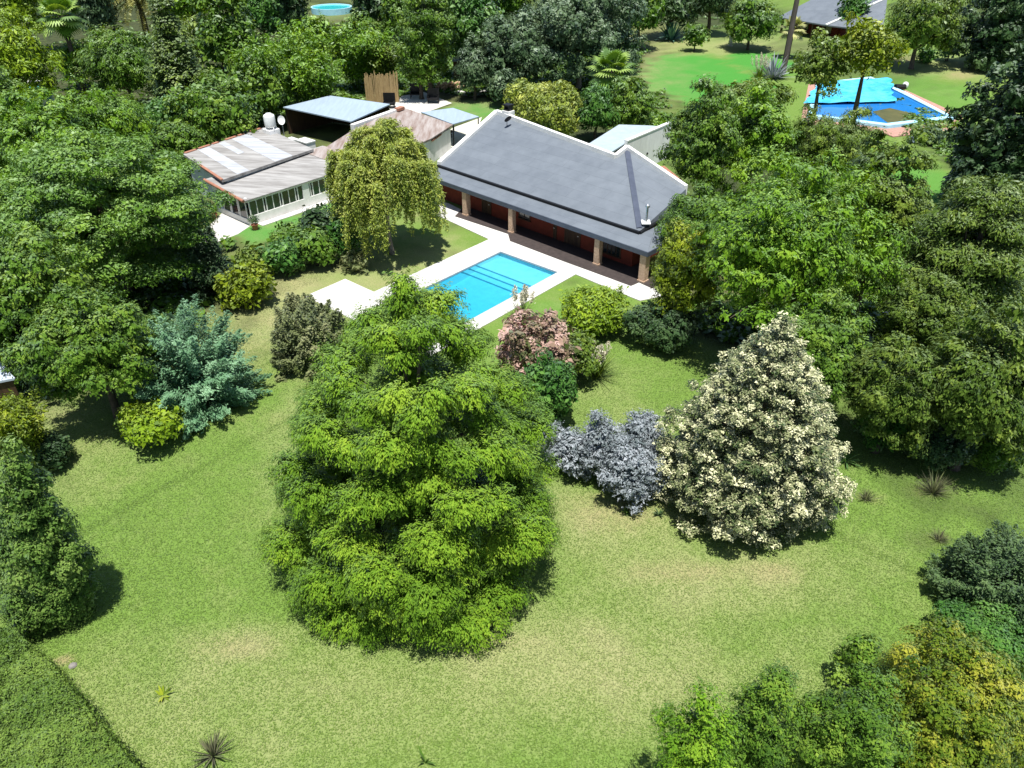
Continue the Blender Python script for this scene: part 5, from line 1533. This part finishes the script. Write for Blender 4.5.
# tall trees on the right
G3 = 'tall trees on the right of the house'
for style, bx_, zb, pal, lab, kw in [
    ('broad', (652, 724, 216, 320), 1.5, 'yellow', 'yellow-green tree against the right corner of the house', dict(n=44, cr=.24)),
    ('broad', (690, 892, 152, 350), 1.6, 'bright', 'big fresh green broad tree behind the cream tree', dict(n=130, cr=.25, amp=.22)),
    ('broad', (668, 742, 82, 205), 1.2, 'broad', 'leafy mid green upright tree beside the white outbuilding wall', dict(n=50, cr=.22, amp=.25)),
    ('broad', (706, 800, 86, 200), 1.2, 'bright', 'lighter green upright tree just right of the one by the outbuilding', dict(n=60, cr=.2, amp=.25)),
    ('broad', (786, 876, 104, 196), 2.0, 'olive', 'feathery olive tree directly below the big blue pool', dict(n=60, cr=.2, amp=.25)),
    ('broad', (840, 925, 135, 300), 2.0, 'olive', 'olive green tree right of the big fresh green tree', dict(n=70, cr=.25, amp=.25)),
    ('layer', (880, 1050, 182, 360), 1.5, 'shade', 'bronze-green fine leaved tree at the right edge under the dark pine', dict(levels=7, per=9, cr=.22, flat=.45, wu=.5, wr=.6, aspect=.34, lpx=3.4, comb=.45, dens=1.4)),
    ('broad', (760, 870, 290, 410), 1.2, 'broad', 'mid green tree right behind the top of the cream tree', dict(n=60, cr=.2)),
    ('broad', (840, 950, 330, 450), .8, 'shade', 'dense green tree along the shaded right border', dict(n=66, cr=.2)),
    ('broad', (925, 1050, 310, 465), 1.0, 'shade', 'dark olive tree at the right edge of the shaded border', dict(n=80, cr=.25, amp=.25, aspect=.34, lpx=3.4, comb=.45, dens=1.4)),
    ('broad', (880, 985, 270, 380), 1.5, 'shade', 'thin dull green tree with bare branches amid the right border', dict(n=60, cr=.25, amp=.3)),
    ('shrub', (860, 920, 390, 452), 0, 'emerald', 'low shrub at the left end of the shaded right border', dict(n=30)),
    ('shrub', (905, 975, 412, 472), 0, 'dark', 'dark low shrub in the middle of the shaded right border', dict(n=30)),
    ('shrub', (960, 1030, 416, 474), 0, 'broad', 'low green shrub at the right end of the shaded border', dict(n=30)),
    ('broad', (656, 736, 184, 266), 1.0, 'broad', 'dark green tree pressing against the end of the house roof', dict(n=34, cr=.27)),
]:
    T('broadleaf_tree' if style != 'shrub' else 'shrub', style, bx_, zb, pal, lab, 'tree' if style != 'shrub' else 'shrub', G3, **kw)
T('pine_tree', 'egg', (946, 1075, 38, 232), 1.0, 'dark', 'tall very dark pine at the right edge before the big blue pool', 'tree', n=110, cr=.2, lpx=3.8, tuft=14, spread=.6, dens=1.1)
T('pine_tree', 'egg', (958, 1060, -50, 72), 1.0, 'dark', 'dark pine in the top right corner behind the lawn', 'tree', n=90, cr=.2, tuft=14, spread=.6)

# far right garden
G4 = 'trees of the far right garden'
for style, bx_, zb, pal, lab, kw in [
    ('broad', (886, 962, -20, 62), .6, 'olive', 'olive green round tree at the far side of the right lawn', dict(n=60)),
    ('broad', (838, 902, 20, 84), .8, 'yellow', 'loose yellow-green tall tree in front of the big blue pool', dict(n=46, amp=.3, cr=.2, by=152, dens=.8)),
    ('broad', (794, 850, 36, 100), .8, 'olive', 'dull green feathery tall tree just left of the yellow-green one', dict(n=40, amp=.3, cr=.2, dens=.7, by=150)),
    ('broad', (838, 868, -8, 34), .6, 'emerald', 'dark green narrow tree against the gable of the far house', dict(n=24)),
    ('broad', (722, 782, -2, 46), .3, 'broad', 'dense green shrubby tree left of the far house', dict(n=44)),
    ('broad', (640, 700, -26, 30), 1.0, 'dark', 'dark tree at the top edge behind the blue-green agave', dict(n=44)),
    ('broad', (686, 740, -40, 26), 1.0, 'dark', 'dark tree at the top edge behind the small lawn tree', dict(n=44)),
    ('broad', (618, 664, -30, 40), 1.0, 'broad', 'mid green tree at the top edge right of the dark eucalyptus', dict(n=40)),
    ('broad', (684, 708, 26, 46), .7, 'broad', 'small lone leafy tree on the far lawn', dict(n=18, cr=.34)),
    ('shrub', (640, 668, 118, 140), 0, 'bright', 'small light green shrub on the far lawn strip by the outbuilding', dict(n=16)),
    ('broad', (700, 790, 80, 125), .4, 'olive', 'low olive shrubby tree below the white pampas plumes', dict(n=44)),
    ('shrub', (922, 942, 126, 144), 0, 'grey', 'small grey-green shrub at the brick edge of the big blue pool', dict(n=16)),
    ('shrub', (918, 934, 50, 62), 0, 'emerald', 'small dark shrub beside the trodden path on the far lawn', dict(n=14)),
    ('shrub', (940, 962, 32, 60), 0, 'blue', 'blue-green shrub below the dark pine in the top right', dict(n=20)),
    ('broad', (880, 935, 190, 245), .8, 'olive', 'shaded tree at the edge of the right lawn below the pool cart', dict(n=36)),
]:
    T('broadleaf_tree' if style != 'shrub' else 'shrub', style, bx_, zb, pal, lab, 'tree' if style != 'shrub' else 'shrub', G4, **kw)
o, rg = rosette('agave', 671, 40, 'agave', 3.6, .42, 90, 'large blue-green agave clump at the far left of the far lawn', 'agave', (.15, 1.4), .3, base_r=.6)
o, rg = rosette('agave', 772, 78, 'silver', 3.2, .36, 80, 'blue-grey agave clump beside the utility pole', 'agave', (.2, 1.4), .25, base_r=.6)
o, rg = rosette('pampas_grass', 758, 82, 'olive', 2.4, .06, 240, 'pampas grass with cream plumes beside the blue-grey agave', 'grass clump', (.5, 1.5), .5)
plumes(o, rg, 16, 3.6, 1.7)
fan_palm('fan_palm', (778, 808, 14, 44), 58, 'date', 'small palm behind the utility pole in front of the far house', trunk=False, nf=20)

# behind the house
G5 = 'trees behind the house'
T('eucalyptus_tree', 'broad', (512, 650, -26, 100), 1.6, 'grey', 'large dark grey-green tree with spreading crown behind the house', 'tree', G5, n=110, cr=.25, amp=.25, bark=BARK_PALE, by=90)
T('eucalyptus_tree', 'broad', (470, 560, 4, 100), .8, 'grey', 'dark grey-green tree left of the largest one behind the house', 'tree', G5, n=70, cr=.25, bark=BARK_PALE, by=96)
for style, bx_, zb, pal, lab, kw in [
    ('broad', (504, 586, 78, 144), .4, 'willow', 'rounded pale olive green shrubby tree directly behind the house chimney', dict(n=60, cr=.22)),
    ('broad', (572, 622, 86, 138), .3, 'emerald', 'deep green tree below the fan palm behind the house', dict(n=40)),
    ('broad', (606, 654, 74, 136), .3, 'broad', 'green tree right of the fan palm by the pale outbuilding roof', dict(n=40)),
    ('shrub', (598, 622, 136, 158), 0, 'broad', 'small shrub in the gap behind the house parapet', dict(n=16)),
    ('broad', (456, 492, 42, 94), .6, 'grey', 'small round tree ringed with white stones by the back terrace', dict(n=30)),
    ('broad', (392, 462, -25, 90), .6, 'broad', 'dark green tree behind the log pile', dict(n=60, cr=.2)),
    ('broad', (436, 500, -40, 72), .6, 'emerald', 'dark green tree at the top edge above the small shed', dict(n=56, cr=.2)),
    ('broad', (540, 610, -60, 18), 3, 'grey', 'grey-green tree at the top edge behind the big dark crown', dict(n=50)),
    ('broad', (290, 334, 16, 56), .5, 'bright', 'fresh green tree left of the teal pool behind the bamboo', dict(n=44)),
    ('broad', (340, 384, 12, 58), .5, 'broad', 'leafy tree right below the teal pool behind the bamboo', dict(n=44)),
    ('broad', (262, 308, -10, 40), .5, 'broad', 'leafy tree at the left of the strip of lawn with the teal pool', dict(n=40)),
    ('broad', (398, 440, 22, 94), .4, 'broad', 'green bushy tree between the cane screen and the log pile', dict(n=44)),
    ('broad', (376, 430, -14, 56), .6, 'broad', 'green tree behind the bamboo near the teal pool', dict(n=44)),
    ('broad', (478, 540, -50, 30), .6, 'broad', 'green tree in front of the white flat-topped building', dict(n=40)),
    ('broad', (584, 650, -50, 40), .8, 'grey', 'grey-green crown right of the large dark tree at the top edge', dict(n=50, by=74)),
    ('shrub', (488, 520, 70, 106), 0, 'grey', 'grey-green shrub at the edge of the small bright lawn behind the house', dict(n=30)),
    ('broad', (350, 410, -40, 40), 1.0, 'dark', 'dark tree at the top edge right of the teal pool', dict(n=50)),
]:
    T('broadleaf_tree' if style != 'shrub' else 'shrub', style, bx_, zb, pal, lab, 'tree' if style != 'shrub' else 'shrub', G5, **kw)
fan_palm('fan_palm', (586, 637, 46, 96), 122, 'palm', 'bright yellow-green fan palm behind the house', nf=36)
for i, (bx_, lab) in enumerate([((236, 292, 34, 120), 'bright green bamboo, left clump of the grove above the carport'), ((268, 322, 20, 100), 'bright green bamboo clump at the back of the grove'),
        ((282, 342, 44, 112), 'bright green bamboo clump in the middle front of the grove'), ((326, 392, 18, 84), 'bright green bamboo, tallest right clump above the cane screen'), ((355, 402, 36, 84), 'dull green bamboo at the right end of the grove')]):
    bamboo('bamboo_clump', bx_, 'bright' if i != 4 else 'olive', lab, 'bamboo grove behind the carport', n=44, lpx=3.6)

# upper left wood
G6 = 'trees in the upper left'
for style, bx_, zb, pal, lab, kw in [
    ('broad', (-20, 110, 92, 195), 1.5, 'bright', 'soft light green tree above the layered cedar at the left', dict(n=80, cr=.25)),
    ('broad', (60, 150, 80, 170), 1.5, 'bright', 'light green tree between the cedar top and the dark conifer', dict(n=60, cr=.2)),
    ('broad', (-30, 52, 10, 110), 1.5, 'lime', 'yellow-green tree at the upper left edge below the fan palm', dict(n=64, cr=.2)),
    ('broad', (84, 160, 24, 104), .8, 'broad', 'mid green rounded tree below the date palm', dict(n=56, cr=.2)),
    ('broad', (196, 262, -14, 92), .8, 'broad', 'green tree between the dark conifer and the bamboo', dict(n=60, cr=.2)),
    ('broad', (168, 262, 76, 152), .8, 'broad', 'green tree behind the left end of the annexe roof', dict(n=70, cr=.25)),
    ('broad', (226, 290, 56, 122), .8, 'broad', 'leafy green tree behind the cream water tank', dict(n=50, cr=.2)),
    ('broad', (-10, 44, -40, 40), 1.5, 'lime', 'yellowish tree in the top left corner', dict(n=44)),
    ('broad', (74, 112, -40, 44), .8, 'grey', 'grey-green tree between the two palms at the top left', dict(n=44)),
    ('broad', (160, 215, -50, 30), 1.5, 'bright', 'light green tree at the top edge right of the date palm', dict(n=44)),
    ('broad', (250, 305, -50, 34), 1.5, 'dark', 'dark tree at the top edge left of the teal pool', dict(n=44)),
    ('broad', (140, 196, 96, 150), .8, 'emerald', 'dark tree at the foot of the dark conifer by the annexe', dict(n=40)),
    ('broad', (-40, 30, 60, 140), .6, 'broad', 'green tree at the left edge behind the soft light green one', dict(n=50)),
    ('broad', (228, 290, -30, 44), .5, 'emerald', 'deep green tree at the top edge behind the bamboo grove', dict(n=50)),
    ('broad', (54, 100, 40, 84), .5, 'bright', 'green tree at the foot of the fan palm at upper left', dict(n=44)),
    ('broad', (150, 205, 18, 70), .5, 'olive', 'olive tree behind the pointed dark conifer', dict(n=44)),
    ('broad', (-30, 24, 110, 190), .5, 'emerald', 'deep green tree at the left edge beside the soft light green one', dict(n=44)),
    ('broad', (150, 212, 122, 172), .4, 'broad', 'green tree touching the back corner of the annexe wall', dict(n=44)),
    ('broad', (196, 240, 20, 66), .5, 'bright', 'light green tree between the pointed conifer and the grove', dict(n=40)),
    ('broad', (38, 100, -34, 12), .5, 'lime', 'yellow-green tree at the top edge above the fan palm', dict(n=36)),
    ('broad', (200, 250, -50, 0), .5, 'emerald', 'dark treetop at the top edge left of the bamboo', dict(n=36)),
]:
    T('broadleaf_tree', style, bx_, zb, pal, lab, 'tree', G6, **kw)
T('fir_tree', 'layer', (134, 218, 6, 124), 1.0, 'shade', 'dark pointed conifer with tiered branches in the upper left', 'tree', G6, levels=10, per=8, cr=.25, flat=.4, prof=prof_cone, bark=BARK)
fan_palm('fan_palm', (36, 86, -8, 40), 92, 'palm', 'fan palm with a skirt of dead leaves in the upper left', nf=34)
date_palm('date_palm', (104, 172, -2, 30), 44, 'date', 'date palm with long arching pale fronds at the top left edge')

# undergrowth on the shaded floor under the trees
rg = np.random.default_rng(33)
shade_v = (tree_shade * (1 - np.clip(lush + hole_v, 0, 1))).ravel()
ok = np.flatnonzero(shade_v > .8)
pick = rg.choice(ok, 90000)
ug = np.stack([GX.ravel()[pick], GY.ravel()[pick]], 1) + rg.uniform(-.45, .45, (90000, 2))
qa = (ug - UV.o) @ UV.e; qb = (ug - UV.o) @ UV.n
keep = ~((qa > -43) & (qa < 14) & (qb > 1) & (qb < 34)) & ~((qa > -36) & (qa < -16) & (qb > -11) & (qb < 4)) & ~((qa > -9) & (qa < 12) & (qb > -17) & (qb < 4))
ug = ug[keep]
hz_ = np.clip(.25 + .35 * smooth_noise(ug[:, 0], ug[:, 1], .9, 44), .03, 1.1) * rg.uniform(.6, 1, len(ug))
m = len(ug)
me = leaf_mesh('undergrowth', np.concatenate([ug, hz_[:, None]], 1), rg.normal(0, .5, (m, 3)) + [0, 0, 1], rg.normal(0, 1, (m, 3)), .55, .36, .4 + .2 * smooth_noise(ug[:, 0], ug[:, 1], .5, 45) + rg.normal(0, .15, m))
tag(link('undergrowth', me, LEAF['broad']), 'low leafy undergrowth on the shaded ground under the trees', 'undergrowth', kind='stuff')

# a far wood beyond the gardens
rg = np.random.default_rng(21)
fw_p, fw_n, fw_t = [], [], []
for i in range(150):
    x = rg.uniform(-190, 190); y = rg.uniform(205, 330); r = rg.uniform(4, 8); h = rg.uniform(7, 14)
    m = 260; d = rdir(rg, m, -.2)
    fw_p.append(np.array([x, y, h * .55]) + d * [r, r, h * .45] * rg.uniform(.75, 1.05, (m, 1))); fw_n.append(d + rg.normal(0, .4, (m, 3)))
    fw_t.append(np.full(m, rg.uniform(.1, .9)) + rg.normal(0, .1, m))
fw_p, fw_n, fw_t = map(np.concatenate, (fw_p, fw_n, fw_t))
wd = link('far_wood', leaf_mesh('far_wood', fw_p, fw_n, rg.normal(0, 1, fw_p.shape), 1.6, 1.0, fw_t), LEAF['broad'])
tag(wd, 'belt of distant trees beyond the top of the gardens', 'wood', kind='stuff')
